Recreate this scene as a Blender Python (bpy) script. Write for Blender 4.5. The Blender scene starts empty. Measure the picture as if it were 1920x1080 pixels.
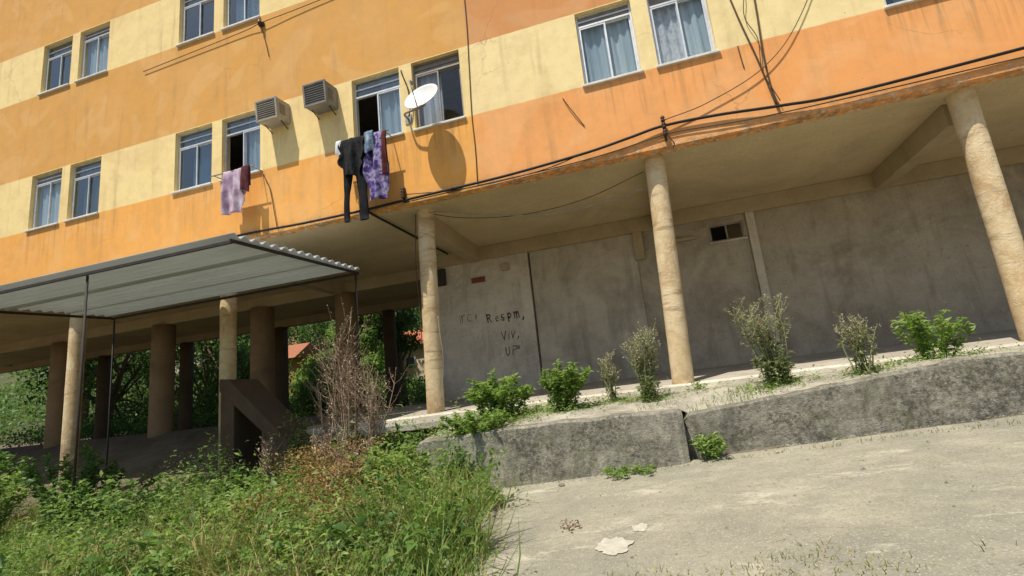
import bpy, math, random
import numpy as np
from mathutils import Matrix, Vector, noise as mnoise

S = bpy.context.scene
C = S.collection
R = math.radians

# ------------------------------------------------------------------ camera
cd = bpy.data.cameras.new('camera')
cam = bpy.data.objects.new('camera', cd); C.objects.link(cam)
cd.lens = 17.81; cd.sensor_width = 36.0; cd.clip_start = 0.05; cd.clip_end = 500
cam.matrix_world = Matrix(((0.95348938, 0.15493288, 0.25856103, 0.0),
                           (0.28296517, -0.16448899, -0.94492015, -7.2),
                           (-0.10386875, 0.97413509, -0.20067912, 0.0),
                           (0, 0, 0, 1)))
S.camera = cam
# ------------------------------------------------------------------ sky and sun
LIGHT = Vector((0.45, 1.0, -2.4)).normalized()          # direction the sunlight travels
W = bpy.data.worlds.new('World'); S.world = W; W.use_nodes = True
wn = W.node_tree.nodes; wl = W.node_tree.links
sky = wn.new('ShaderNodeTexSky'); sky.sky_type = 'NISHITA'; sky.sun_disc = False
sky.sun_elevation = math.asin(-LIGHT.z)
sky.sun_rotation = math.atan2(-LIGHT.x, -LIGHT.y)
sky.air_density = 1.0; sky.dust_density = 1.5; sky.ozone_density = 1.0
bg = wn['Background']; bg.inputs['Strength'].default_value = 0.10
wl.new(sky.outputs[0], bg.inputs[0])
sd = bpy.data.lights.new('sun', 'SUN'); sd.energy = 4.6; sd.angle = R(0.55); sd.color = (1.0, 0.94, 0.84)
so = bpy.data.objects.new('sun', sd); C.objects.link(so)
so.rotation_euler = LIGHT.to_track_quat('-Z', 'Y').to_euler(); so.location = (-4, -12, 20)
S.view_settings.view_transform = 'Standard'; S.view_settings.look = 'None'
S.view_settings.exposure = 0.25; S.view_settings.gamma = 1.0
S.render.engine = 'CYCLES'
S.cycles.max_bounces = 10; S.cycles.diffuse_bounces = 5; S.cycles.transparent_max_bounces = 12

rng = np.random.default_rng(7)
random.seed(7)

# ------------------------------------------------------------------ helpers
class MB:
    """collects polygons, builds ONE mesh object"""
    def __init__(s): s.v = []; s.f = []; s.sm = []
    def add(s, vs, fs, smooth=False):
        b = len(s.v); s.v += [tuple(p) for p in vs]
        s.f += [tuple(i + b for i in f) for f in fs]; s.sm += [smooth] * len(fs); return s
    def box(s, x0, x1, y0, y1, z0, z1, M=None):
        vs = [Vector((x, y, z)) for z in (z0, z1) for y in (y0, y1) for x in (x0, x1)]
        if M is not None: vs = [M @ p for p in vs]
        return s.add(vs, [(0, 2, 3, 1), (4, 5, 7, 6), (0, 1, 5, 4), (2, 6, 7, 3), (0, 4, 6, 2), (1, 3, 7, 5)])
    def tube(s, pts, r, n=6, cap=True):
        pts = [Vector(p) for p in pts]; rs = r if isinstance(r, (list, tuple)) else [r] * len(pts)
        vs = []; fs = []; up = None
        for i, p in enumerate(pts):
            t = (pts[min(i + 1, len(pts) - 1)] - pts[max(i - 1, 0)])
            t = t.normalized() if t.length > 1e-9 else Vector((0, 0, 1))
            if up is None: up = t.orthogonal().normalized()
            up = (up - t * up.dot(t)); up = up.normalized() if up.length > 1e-6 else t.orthogonal().normalized()
            b = t.cross(up)
            for k in range(n):
                a = 2 * math.pi * k / n
                vs.append(p + (up * math.cos(a) + b * math.sin(a)) * rs[i])
        for i in range(len(pts) - 1):
            for k in range(n):
                fs.append((i * n + k, i * n + (k + 1) % n, (i + 1) * n + (k + 1) % n, (i + 1) * n + k))
        if cap:
            fs.append(tuple(range(n))[::-1]); fs.append(tuple((len(pts) - 1) * n + k for k in range(n)))
        return s.add(vs, fs, n > 4)
    def build(s, name, mat, parent=None, bevel=0, solid=0):
        me = bpy.data.meshes.new(name); me.from_pydata(s.v, [], s.f); me.update()
        me.polygons.foreach_set('use_smooth', s.sm)
        return finish(name, me, mat, parent, bevel, solid)

def finish(name, me, mat, parent=None, bevel=0, solid=0):
    if mat: me.materials.append(mat)
    o = bpy.data.objects.new(name, me); C.objects.link(o)
    if parent: attach(o, parent)
    if solid:
        m = o.modifiers.new('solidify', 'SOLIDIFY'); m.thickness = solid; m.offset = 0
    if bevel:
        m = o.modifiers.new('bevel', 'BEVEL'); m.width = bevel; m.segments = 2; m.limit_method = 'ANGLE'
        m.harden_normals = False
    return o

def attach(o, p):
    o.parent = p
    l = Vector((0, 0, 0)); q = p
    while q is not None:
        l = l + q.location; q = q.parent
    o.matrix_parent_inverse = Matrix.Translation(-Vector(p.location)) if p.parent is None else Matrix()
def tag(o, label=None, cat=None, group=None, kind=None):
    if label: o['label'] = label
    if cat: o['category'] = cat
    if group: o['group'] = group
    if kind: o['kind'] = kind
    return o
def thing(name, label, cat, loc=(0, 0, 0), group=None):
    o = bpy.data.objects.new(name, None); C.objects.link(o); o.location = loc
    o.empty_display_size = 0.2
    return tag(o, label, cat, group)

def spline(pts, n=8):
    """Catmull-Rom through pts"""
    P = [Vector(p) for p in pts]; P = [P[0] * 2 - P[1]] + P + [P[-1] * 2 - P[-2]]
    out = []
    for i in range(1, len(P) - 2):
        for k in range(n):
            t = k / n
            out.append(0.5 * ((2 * P[i]) + (P[i + 1] - P[i - 1]) * t + (2 * P[i - 1] - 5 * P[i] + 4 * P[i + 1] - P[i + 2]) * t * t
                              + (3 * P[i] - P[i - 1] - 3 * P[i + 1] + P[i + 2]) * t ** 3))
    out.append(P[-2]); return out

def vnoise(x, y, z=0.0, s=1.0): return mnoise.noise(Vector((x * s, y * s, z * s)))

# ------------------------------------------------------------------ materials
class NT:
    def __init__(s, name):
        s.m = bpy.data.materials.new(name); s.m.use_nodes = True
        s.t = s.m.node_tree; s.b = s.t.nodes['Principled BSDF']; s.out = s.t.nodes['Material Output']
        s.tc = s.t.nodes.new('ShaderNodeTexCoord').outputs['Object']
    def n(s, typ, **k):
        o = s.t.nodes.new(typ)
        for a, b in k.items():
            if a == 'i':
                for kk, vv in b.items():
                    if hasattr(vv, 'is_linked') or isinstance(vv, bpy.types.NodeSocket): s.t.links.new(vv, o.inputs[kk])
                    else: o.inputs[kk].default_value = vv
            else: setattr(o, a, b)
        return o
    def noise(s, scale, detail=4, rough=.6, vec=None, stretch=None, dist=0):
        v = vec or s.tc
        if stretch:
            mp = s.n('ShaderNodeMapping', i={'Vector': v, 'Scale': stretch}); v = mp.outputs[0]
        return s.n('ShaderNodeTexNoise', i={'Vector': v, 'Scale': scale, 'Detail': detail, 'Roughness': rough, 'Distortion': dist}).outputs['Fac']
    def ramp(s, fac, stops, interp='LINEAR'):
        r = s.n('ShaderNodeValToRGB', i={'Fac': fac}); cr = r.color_ramp; cr.interpolation = interp
        while len(cr.elements) < len(stops): cr.elements.new(0.5)
        for e, (p, c) in zip(cr.elements, stops):
            e.position = p; e.color = (c[0], c[1], c[2], 1) if not isinstance(c, (int, float)) else (c, c, c, 1)
        return r.outputs['Color']
    def mix(s, fac, a, b, mode='MIX'):
        o = s.n('ShaderNodeMix', data_type='RGBA', blend_type=mode)
        for sock, v in ((o.inputs[0], fac), (o.inputs[6], a), (o.inputs[7], b)):
            if isinstance(v, bpy.types.NodeSocket): s.t.links.new(v, sock)
            elif isinstance(v, (tuple, list)): sock.default_value = (v[0], v[1], v[2], 1)
            else: sock.default_value = v
        return o.outputs[2]
    def math(s, op, a, b=0.0, clamp=False):
        o = s.n('ShaderNodeMath', operation=op, use_clamp=clamp)
        for i, v in enumerate((a, b)):
            if isinstance(v, bpy.types.NodeSocket): s.t.links.new(v, o.inputs[i])
            else: o.inputs[i].default_value = v
        return o.outputs[0]
    def bump(s, h, strength=.3, dist=.01):
        b = s.n('ShaderNodeBump', i={'Height': h, 'Strength': strength, 'Distance': dist})
        s.t.links.new(b.outputs[0], s.b.inputs['Normal'])
    def fin(s, col, rough=.8, spec=.3, metal=0):
        if isinstance(col, bpy.types.NodeSocket): s.t.links.new(col, s.b.inputs['Base Color'])
        else: s.b.inputs['Base Color'].default_value = (*col, 1)
        if isinstance(rough, bpy.types.NodeSocket): s.t.links.new(rough, s.b.inputs['Roughness'])
        else: s.b.inputs['Roughness'].default_value = rough
        s.b.inputs['Specular IOR Level'].default_value = spec
        s.b.inputs['Metallic'].default_value = metal
        return s.m

def plain(name, c1, c2=None, scale=6, rough=.75, bump=.2, bscale=40, metal=0, spec=.3, stretch=None):
    t = NT(name); c2 = c2 or tuple(x * .75 for x in c1)
    n1 = t.noise(scale, 5, .65, stretch=stretch)
    col = t.ramp(n1, [(.3, c2), (.68, c1)])
    t.bump(t.noise(bscale, 4, .6), bump, .006)
    return t.fin(col, rough, spec, metal)

def mat_facade():
    t = NT('painted_plaster')
    sx = t.n('ShaderNodeSeparateXYZ', i={'Vector': t.tc}); X, Z = sx.outputs[0], sx.outputs[2]
    wob = t.math('MULTIPLY', t.math('SUBTRACT', t.noise(5, 3), .5), .022)
    z = t.math('ADD', Z, wob)
    band = None
    for a, b in ((4.492, 5.785), (7.78, 9.07)):
        k = t.math('MULTIPLY', t.math('GREATER_THAN', z, a), t.math('LESS_THAN', z, b))
        band = k if band is None else t.math('ADD', band, k)
    right = t.math('GREATER_THAN', X, -2.30)
    lowsec = t.math('LESS_THAN', Z, 5.0)
    oL = t.mix(lowsec, (.67, .345, .085), (.84, .395, .085))
    oR = t.mix(lowsec, (.63, .27, .09), (.84, .365, .115))
    orange = t.mix(right, oL, oR)
    yel = t.mix(right, (.86, .68, .31), (.88, .72, .36))
    col = t.mix(band, orange, yel)
    # faded and patched paint
    n1 = t.noise(.9, 5, .6); col = t.mix(t.ramp(n1, [(.35, 0), (.75, .16)]), col, (.80, .56, .30))
    n2 = t.noise(3.2, 6, .7); col = t.mix(t.ramp(n2, [(.45, 0), (.8, .35)]), col, (.46, .26, .10))
    # rain streaks
    st = t.noise(5.0, 4, .6, stretch=(1, 1, .07))
    st2 = t.noise(1.2, 3)
    streak = t.math('MULTIPLY', t.ramp(st, [(.54, 0), (.72, 1)]), t.ramp(st2, [(.4, .05), (.7, .55)]))
    col = t.mix(streak, col, (.30, .19, .09))
    # dirt washed down below the sills, repaired patches, hairline cracks
    dz = t.n('ShaderNodeMapRange', i={'Value': Z, 1: 4.47, 2: 3.55, 3: 1.0, 4: 0.0}).outputs[0]
    dz = t.math('MULTIPLY', dz, t.math('LESS_THAN', Z, 4.47))
    under = None
    for a, d in ((-12.7, -10.55), (-8.64, -6.5), (-4.6, -2.42), (-.52, 1.52), (3.55, 5.58)):
        k = t.math('MULTIPLY', t.math('GREATER_THAN', X, a), t.math('LESS_THAN', X, d)); under = k if under is None else t.math('ADD', under, k)
    dz = t.math('MULTIPLY', dz, t.math('ADD', t.math('MULTIPLY', under, 1.1), .45))
    dr = t.math('MULTIPLY', dz, t.ramp(t.noise(9.0, 4, .7, stretch=(1, 1, .05)), [(.50, 0), (.68, .5)]))
    col = t.mix(dr, col, (.27, .16, .075))
    pt = t.ramp(t.noise(.75, 2, .4, dist=1.5), [(.545, 0), (.60, .12)]); col = t.mix(pt, col, (.86, .62, .34))
    pt2 = t.ramp(t.noise(.55, 2, .4, vec=None, stretch=(1.3, 1, .8), dist=1.2), [(.585, 0), (.64, .14)]); col = t.mix(pt2, col, (.50, .27, .10))
    vv = t.n('ShaderNodeTexVoronoi', feature='DISTANCE_TO_EDGE', i={'Vector': t.n('ShaderNodeMix', data_type='VECTOR', i={0: .35, 4: t.tc, 5: t.n('ShaderNodeTexNoise', i={'Vector': t.tc, 'Scale': 1.1, 'Detail': 6, 'Roughness': .65}).outputs['Color']}).outputs[1], 'Scale': .8})
    ck = t.math('MULTIPLY', t.ramp(vv.outputs['Distance'], [(0, 1), (.004, 0)]), t.ramp(t.noise(.7, 3), [(.52, 0), (.64, .5)])); col = t.mix(ck, col, (.22, .13, .06))
    gd = t.ramp(t.noise(1.7, 8, .78), [(.52, 0), (.74, .28)]); col = t.mix(gd, col, (.40, .29, .16))
    # grime and flaked paint just above the slab edge
    low = t.n('ShaderNodeMapRange', i={'Value': Z, 1: 3.22, 2: 3.50, 3: 1.0, 4: 0.0}).outputs[0]
    low = t.math('MULTIPLY', low, low)
    gr = t.math('MULTIPLY', low, t.ramp(t.noise(7, 6, .75), [(.42, 0), (.62, .85)]))
    col = t.mix(gr, col, (.24, .16, .09))
    fl = t.math('MULTIPLY', low, t.ramp(t.noise(11, 5, .7, stretch=(1, 1, 1.6)), [(.56, 0), (.6, 1)]))
    col = t.mix(fl, col, (.66, .56, .44))
    pk = t.ramp(t.noise(22, 2, .5), [(.73, 0), (.76, .8)])
    col = t.mix(pk, col, (.22, .13, .07))
    h = t.math('ADD', t.noise(2.2, 3), t.math('MULTIPLY', t.noise(70, 4, .6), .25))
    t.bump(t.math('SUBTRACT', h, t.math('MULTIPLY', fl, .12)), .45, .02)
    return t.fin(col, .85, .2)

def mat_concrete(name, c1, c2, stain, stain_amt=.6, scale=3.0, bump=.6, moss=None, stretch=None, patch=None):
    t = NT(name)
    col = t.ramp(t.noise(scale, 7, .68), [(.3, c2), (.7, c1)])
    s1 = t.ramp(t.noise(scale * .45, 5, .7, dist=.6), [(.45, 0), (.72, stain_amt)])
    col = t.mix(s1, col, stain)
    sp = t.ramp(t.noise(scale * 22, 3, .6), [(.58, 0), (.72, .55)])
    col = t.mix(sp, col, tuple(c * .45 for c in c2))
    li = t.ramp(t.noise(scale * 13, 3, .6), [(.62, 0), (.74, .45)])
    col = t.mix(li, col, tuple(min(1, c * 1.35) for c in c1))
    if patch:
        pa = t.ramp(t.noise(1.1, 7, .7), [(.50, 0), (.68, .45)]); col = t.mix(pa, col, patch)
        pb = t.ramp(t.noise(5, 4, .65, stretch=(1, 1, .15)), [(.54, 0), (.74, .5)]); col = t.mix(pb, col, stain)
    if moss:
        mo = t.ramp(t.noise(scale * 1.3, 6, .75), [(.55, 0), (.68, .7)]); col = t.mix(mo, col, moss)
    h = t.math('ADD', t.noise(scale * 2, 6, .7), t.math('MULTIPLY', t.noise(scale * 25, 4, .6), .35))
    t.bump(h, bump, .03)
    return t.fin(col, .92, .15)

def mat_leaf(name, stops, trans=.35, rough=.5):
    t = NT(name)
    a = t.n('ShaderNodeAttribute', attribute_name='rnd').outputs['Fac']
    col = t.ramp(a, stops)
    t.fin(col, rough, .35)
    tr = t.n('ShaderNodeBsdfTranslucent', i={'Color': t.mix(.5, col, (.35, .5, .05), 'MULTIPLY')})
    t.t.links.new(t.mix(.4, col, (.25, .4, .04)), tr.inputs['Color'])
    mx = t.n('ShaderNodeMixShader', i={0: trans, 1: t.b.outputs[0], 2: tr.outputs[0]})
    t.t.links.new(mx.outputs[0], t.out.inputs['Surface'])
    return t.m

def mat_glass(name, tint=(.55, .68, .78), refl=.22):
    t = NT(name)
    tr = t.n('ShaderNodeBsdfTransparent', i={'Color': (*tint, 1)})
    gl = t.n('ShaderNodeBsdfGlossy', i={'Roughness': .03, 'Color': (.95, .93, .86, 1)})
    fc = t.n('ShaderNodeLayerWeight', i={'Blend': .5}).outputs['Facing']
    fac = t.math('ADD', t.math('MULTIPLY', t.math('POWER', fc, 3.5), .7), refl + .03, True)
    bp = t.n('ShaderNodeBump', i={'Height': t.noise(2.5, 2), 'Strength': .12, 'Distance': .02})
    t.t.links.new(bp.outputs[0], gl.inputs['Normal'])
    mx = t.n('ShaderNodeMixShader', i={0: fac, 1: tr.outputs[0], 2: gl.outputs[0]})
    t.t.links.new(mx.outputs[0], t.out.inputs['Surface'])
    return t.m

def mat_cloth(name, cols, scale=10, stretch=None, trans=.15):
    t = NT(name)
    n = t.noise(scale, 3, .6, stretch=stretch)
    k = len(cols)
    col = t.ramp(n, [(.3 + .4 * i / max(1, k - 1), c) for i, c in enumerate(cols)], 'LINEAR')
    t.bump(t.noise(14, 3), .3, .02)
    t.fin(col, .9, .1)
    if trans:
        tr = t.n('ShaderNodeBsdfTranslucent'); t.t.links.new(col, tr.inputs['Color'])
        mx = t.n('ShaderNodeMixShader', i={0: trans, 1: t.b.outputs[0], 2: tr.outputs[0]})
        t.t.links.new(mx.outputs[0], t.out.inputs['Surface'])
    return t.m

def mat_retain():
    """old cast concrete: black lichen in blotches, paler and sandier at the foot"""
    t = NT('mossy_concrete')
    col = t.ramp(t.noise(4.2, 8, .72), [(.28, (.17, .16, .125)), (.52, (.31, .29, .23)), (.75, (.43, .40, .315))])
    lich = t.math('MULTIPLY', t.ramp(t.noise(1.5, 8, .78, dist=1.0), [(.42, 0), (.56, 1)]), t.ramp(t.noise(26, 4, .7), [(.40, .15), (.60, .95)]))
    col = t.mix(t.math('MULTIPLY', lich, .92), col, (.075, .07, .052))
    col = t.mix(t.ramp(t.noise(3.0, 6, .75), [(.56, 0), (.68, .55)]), col, (.15, .165, .075))
    col = t.mix(t.ramp(t.noise(34, 3, .6), [(.62, 0), (.70, .6)]), col, (.50, .47, .39))
    st = t.noise(7.0, 4, .65, stretch=(1, 1, .12)); col = t.mix(t.ramp(st, [(.5, 0), (.72, .5)]), col, (.09, .085, .065))
    h = t.math('ADD', t.noise(9, 7, .72), t.math('MULTIPLY', t.noise(80, 4, .6), .3)); t.bump(h, .9, .03)
    return t.fin(col, .95, .1)
def mat_pave():
    """trowelled concrete, long sideways wear marks, darker damp areas and hairline cracks"""
    t = NT('worn_pavement')
    col = t.ramp(t.noise(1.3, 8, .7), [(.28, (.235, .22, .162)), (.5, (.325, .303, .226)), (.72, (.40, .372, .28))])
    wear = t.noise(4.2, 8, .78, stretch=(.6, 1.4, 1)); col = t.mix(t.ramp(wear, [(.42, .55), (.60, 0)]), col, (.22, .21, .16))
    col = t.mix(t.ramp(t.noise(.8, 5, .65, dist=.5), [(.47, 0), (.60, .75)]), col, (.215, .205, .16))
    col = t.mix(t.ramp(t.noise(2.0, 6, .75, stretch=(.6, 1.3, 1)), [(.57, 0), (.68, .8)]), col, (.50, .465, .355))
    col = t.mix(t.ramp(t.noise(5.5, 6, .75), [(.56, 0), (.68, .6)]), col, (.19, .19, .10))
    col = t.mix(t.ramp(t.noise(38, 5, .75), [(.52, 0), (.66, .65)]), col, (.15, .14, .105))
    col = t.mix(t.ramp(t.noise(75, 3, .7), [(.56, 0), (.66, .6)]), col, (.50, .47, .38))
    v = t.n('ShaderNodeTexVoronoi', feature='DISTANCE_TO_EDGE', i={'Vector': t.n('ShaderNodeMix', data_type='VECTOR', i={0: .12, 4: t.tc, 5: t.n('ShaderNodeTexNoise', i={'Vector': t.tc, 'Scale': 2.2, 'Detail': 5}).outputs['Color']}).outputs[1], 'Scale': .55})
    crack = t.math('MULTIPLY', t.ramp(v.outputs['Distance'], [(.0, 1), (.0028, 0)]), t.ramp(t.noise(.9, 3), [(.46, 0), (.56, .8)])); col = t.mix(t.math('MULTIPLY', crack, .25), col, (.12, .11, .08))
    h = t.math('ADD', t.math('MULTIPLY', t.noise(3, 6, .7), 1.0), t.math('MULTIPLY', t.noise(45, 4, .65), .3)); t.bump(h, .6, .03)
    return t.fin(col, .95, .12)
def mat_bank():
    """old cement walkway: pale, cracked, with earth and moss blown over it"""
    t = NT('cement_walkway')
    c = t.ramp(t.noise(3.4, 8, .74), [(.28, (.25, .23, .18)), (.55, (.42, .385, .305)), (.75, (.55, .51, .41))])
    c = t.mix(t.ramp(t.noise(1.5, 6, .75, dist=.6), [(.48, 0), (.62, .65)]), c, (.21, .185, .13))
    c = t.mix(t.ramp(t.noise(5, 6, .75), [(.57, 0), (.68, .7)]), c, (.14, .14, .07))
    c = t.mix(t.ramp(t.noise(30, 4, .7), [(.55, 0), (.70, .6)]), c, (.11, .10, .08))
    h = t.math('ADD', t.noise(7, 6, .7), t.math('MULTIPLY', t.noise(60, 4, .6), .4)); t.bump(h, .8, .03)
    return t.fin(c, .95, .1)
M = {}
M['facade'] = mat_facade()
M['soffit'] = mat_concrete('painted_soffit', (.62, .50, .30), (.53, .42, .25), (.33, .25, .15), .55, 1.2, .25)
M['beam'] = mat_concrete('painted_beam', (.46, .37, .23), (.38, .30, .18), (.24, .18, .11), .5, 1.6, .3)
def mat_column():
    """old cream paint over concrete: scuffs, shutter rings, splashed foot"""
    t = NT('cream_column_paint')
    Z = t.n('ShaderNodeSeparateXYZ', i={'Vector': t.tc}).outputs[2]
    col = t.ramp(t.noise(3.0, 7, .7), [(.3, (.58, .43, .23)), (.7, (.76, .63, .41))])
    col = t.mix(t.ramp(t.noise(1.6, 6, .75, dist=.7), [(.47, 0), (.62, .75)]), col, (.45, .29, .14))
    col = t.mix(t.ramp(t.noise(6.0, 5, .7, stretch=(.25, .25, 1.6)), [(.56, 0), (.66, .75)]), col, (.33, .23, .13))
    col = t.mix(t.ramp(t.noise(9, 6, .75), [(.63, 0), (.655, .85)]), col, (.42, .39, .33))
    foot = t.n('ShaderNodeMapRange', i={'Value': Z, 1: .55, 2: -.2, 3: 0.0, 4: 1.0}).outputs[0]
    col = t.mix(t.math('MULTIPLY', t.math('MULTIPLY', foot, foot), t.ramp(t.noise(7, 6, .75), [(.35, .1), (.6, .95)])), col, (.27, .19, .11))
    h = t.math('ADD', t.noise(5, 6, .7), t.math('MULTIPLY', t.noise(40, 4, .6), .25)); t.bump(h, .6, .025)
    return t.fin(col, .9, .15)
M['column'] = mat_column()
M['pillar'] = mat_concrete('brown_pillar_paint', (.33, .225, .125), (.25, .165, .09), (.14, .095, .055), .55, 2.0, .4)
M['pillar_dark'] = mat_concrete('dark_pillar_paint', (.13, .09, .055), (.09, .062, .038), (.06, .042, .026), .5, 2.0, .4)  # darker brown for the rear pillars and the ramp
M['wall'] = mat_concrete('raw_render_wall', (.66, .59, .475), (.49, .43, .34), (.26, .22, .16), .8, 1.2, .8, patch=(.70, .64, .53))
M['wall3'] = mat_concrete('dark_render_wall', (.48, .415, .31), (.33, .28, .205), (.17, .135, .09), .85, 1.3, .9, patch=(.56, .49, .38))  # darker render tone for the right-hand wall panels
def mat_blocks():
    """rough rendered blockwork: courses show faintly through the thin render"""
    t = NT('raw_block_wall')
    mp = t.n('ShaderNodeMapping', i={'Vector': t.tc, 'Rotation': (R(90), 0, 0)})
    b = t.n('ShaderNodeTexBrick', i={'Vector': mp.outputs[0], 'Color1': (.46, .41, .33, 1), 'Color2': (.38, .335, .265, 1), 'Mortar': (.33, .29, .23, 1), 'Scale': 1.0, 'Mortar Size': .012, 'Mortar Smooth': .6, 'Brick Width': .40, 'Row Height': .20})
    col = t.mix(.8, b.outputs['Color'], t.ramp(t.noise(1.4, 8, .72), [(.3, (.40, .35, .27)), (.7, (.66, .585, .46))]))
    col = t.mix(t.ramp(t.noise(.9, 6, .72, dist=.6), [(.45, 0), (.7, .65)]), col, (.22, .185, .13))
    st = t.noise(4.0, 4, .65, stretch=(1, 1, .1)); col = t.mix(t.ramp(st, [(.5, 0), (.75, .45)]), col, (.17, .14, .10))
    h = t.math('ADD', t.math('MULTIPLY', b.outputs['Fac'], -.16), t.noise(8, 6, .7)); t.bump(h, .7, .02)
    return t.fin(col, .95, .1)
M['wall2'] = mat_blocks()
M['slab'] = mat_concrete('worn_floor_concrete', (.46, .42, .34), (.35, .315, .25), (.21, .185, .145), .6, 2.5, .6)
M['retain'] = mat_retain()
M['pave'] = mat_pave()
M['soil'] = mat_concrete('dry_earth', (.20, .165, .11), (.13, .105, .068), (.07, .07, .035), .8, 2.0, 1.0)
M['hill'] = mat_concrete('scrubby_hill', (.10, .11, .045), (.05, .065, .025), (.11, .085, .05), .7, .35, 1.0)
M['interior'] = plain('room_plaster', (.30, .28, .25), rough=.9)
M['alu'] = plain('aluminium_frame', (.72, .74, .74), (.55, .57, .57), 8, .38, .05, 60, metal=.4)
M['alu_dark'] = plain('dull_bronze_frame', (.30, .27, .23), (.20, .18, .15), 8, .5, .05, 60, metal=.3)
M['sill'] = plain('pale_sill_paint', (.78, .76, .70), (.55, .52, .45), 9, .7, .2)
M['glass'] = mat_glass('blue_tinted_glass', (.62, .74, .80), .10)
M['glass_clear'] = mat_glass('clear_window_glass', (.96, .98, .99), .01)
M['glass_dark'] = mat_glass('dusty_dark_glass', (.34, .40, .48), .07)
M['curt_blue'] = mat_cloth('pale_blue_curtain', [(.42, .55, .62), (.68, .78, .82)], 3, (1, 1, .05), .3)
M['curt_white'] = mat_cloth('white_lace_curtain', [(.50, .56, .64), (.86, .88, .90), (.46, .53, .62)], 9, (1, 1, .7), .3)
M['curt_ochre'] = mat_cloth('ochre_curtain', [(.42, .30, .16), (.60, .46, .28)], 3, (1, 1, .05), .3)
M['curt_grey'] = mat_cloth('grey_curtain', [(.36, .42, .50), (.68, .72, .78)], 3, (1, 1, .05), .3)
M['ac_body'] = plain('weathered_enamel', (.27, .255, .22), (.15, .135, .115), 5, .55, .2)
M['ac_beige'] = plain('yellowed_enamel', (.44, .40, .32), (.30, .26, .20), 5, .55, .2)
M['ac_grille'] = plain('dark_grille_metal', (.13, .135, .14), (.07, .072, .075), 12, .6, .1)
M['dish'] = plain('white_dish_enamel', (.66, .67, .65), (.56, .57, .55), 4, .35, .05)
M['metal'] = plain('galvanised_steel', (.36, .36, .35), (.24, .23, .22), 14, .5, .15, metal=.6)
M['black_rubber'] = plain('black_cable_sheath', (.022, .02, .018), (.012, .011, .01), 20, .6, .1)
M['brown_wire'] = plain('brown_wire', (.10, .065, .035), (.07, .045, .025), 20, .7, .1)
M['grey_wire'] = plain('grey_wire', (.34, .31, .26), (.22, .2, .16), 20, .7, .1)
M['porcelain'] = plain('brown_porcelain', (.08, .045, .03), (.05, .03, .02), 20, .35, .05)
M['roof'] = plain('fibre_cement_sheet', (.66, .70, .72), (.52, .55, .57), 3, .85, .4, 30, stretch=(.3, 2, 1))
def add_translucent(m, k, c):
    t = m.node_tree; b = t.nodes['Principled BSDF']; tr = t.nodes.new('ShaderNodeBsdfTranslucent'); tr.inputs[0].default_value = (*c, 1)
    mx = t.nodes.new('ShaderNodeMixShader'); mx.inputs[0].default_value = k; t.links.new(b.outputs[0], mx.inputs[1]); t.links.new(tr.outputs[0], mx.inputs[2]); t.links.new(mx.outputs[0], t.nodes['Material Output'].inputs['Surface'])
add_translucent(M['roof'], .3, (.75, .78, .78))
M['dark_steel'] = plain('rusty_dark_steel', (.05, .04, .034), (.028, .022, .018), 10, .7, .2)
M['red_plate'] = plain('faded_red_plate', (.22, .06, .04), (.15, .04, .03), 8, .6, .1)
M['paint_black'] = plain('black_spray_paint', (.05, .046, .04), (.13, .12, .10), 16, .8, .1)
M['white_paint'] = plain('spilt_white_plaster', (.50, .475, .395), (.34, .32, .25), 16, .95, .5)
M['bark'] = plain('bark', (.16, .115, .075), (.08, .055, .035), 9, .9, .7, 30)
M['stem_green'] = plain('green_stem', (.12, .17, .04), (.08, .12, .03), 9, .7, .2)
M['stem_dry'] = plain('dry_stem', (.44, .33, .24), (.24, .16, .11), 12, .85, .3)
M['leaf_bright'] = mat_leaf('bright_green_leaf', [(0, (.07, .13, .026)), (.4, (.18, .30, .06)), (.75, (.30, .42, .10)), (1, (.48, .49, .20))], .5)
M['leaf_sunny'] = mat_leaf('young_green_leaf', [(0, (.08, .16, .03)), (.4, (.18, .30, .06)), (.8, (.28, .42, .10)), (1, (.42, .48, .18))], .55)
M['leaf_mid'] = mat_leaf('mid_green_leaf', [(0, (.03, .075, .018)), (.5, (.08, .175, .038)), (.85, (.15, .26, .06)), (1, (.28, .30, .11))], .35)
M['leaf_dark'] = mat_leaf('dark_green_leaf', [(0, (.018, .042, .012)), (.5, (.042, .095, .025)), (1, (.09, .17, .045))], .35)
M['leaf_pale'] = mat_leaf('pale_weed_leaf', [(0, (.07, .10, .035)), (.5, (.16, .19, .075)), (1, (.34, .32, .17))], .35)
M['grass_dry'] = mat_leaf('dry_grass_blade', [(0, (.10, .13, .03)), (.35, (.21, .22, .06)), (.7, (.40, .33, .12)), (1, (.52, .39, .18))], .3, .7)
M['grass_green'] = mat_leaf('green_grass_blade', [(0, (.07, .13, .026)), (.5, (.18, .28, .06)), (.85, (.31, .38, .10)), (1, (.48, .44, .18))], .45, .6)
M['seed_pale'] = mat_leaf('pale_seed_head', [(0, (.22, .19, .11)), (.5, (.40, .35, .23)), (1, (.58, .53, .40))], .3, .9)
M['stem_pale'] = plain('pale_stem', (.26, .27, .12), (.17, .19, .075), 12, .8, .2)
M['rust_leaf'] = mat_leaf('withered_leaf', [(0, (.14, .07, .03)), (.4, (.32, .165, .065)), (.8, (.46, .29, .11)), (1, (.55, .42, .20))], .3, .8)
M['seed'] = mat_leaf('dry_seed_head', [(0, (.15, .085, .065)), (.5, (.33, .215, .155)), (1, (.60, .50, .38))], .2, .9)

# ------------------------------------------------------------------ vectorised leaf and blade meshes
def unit(a): return a / np.maximum(np.linalg.norm(a, axis=-1, keepdims=True), 1e-9)

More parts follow.
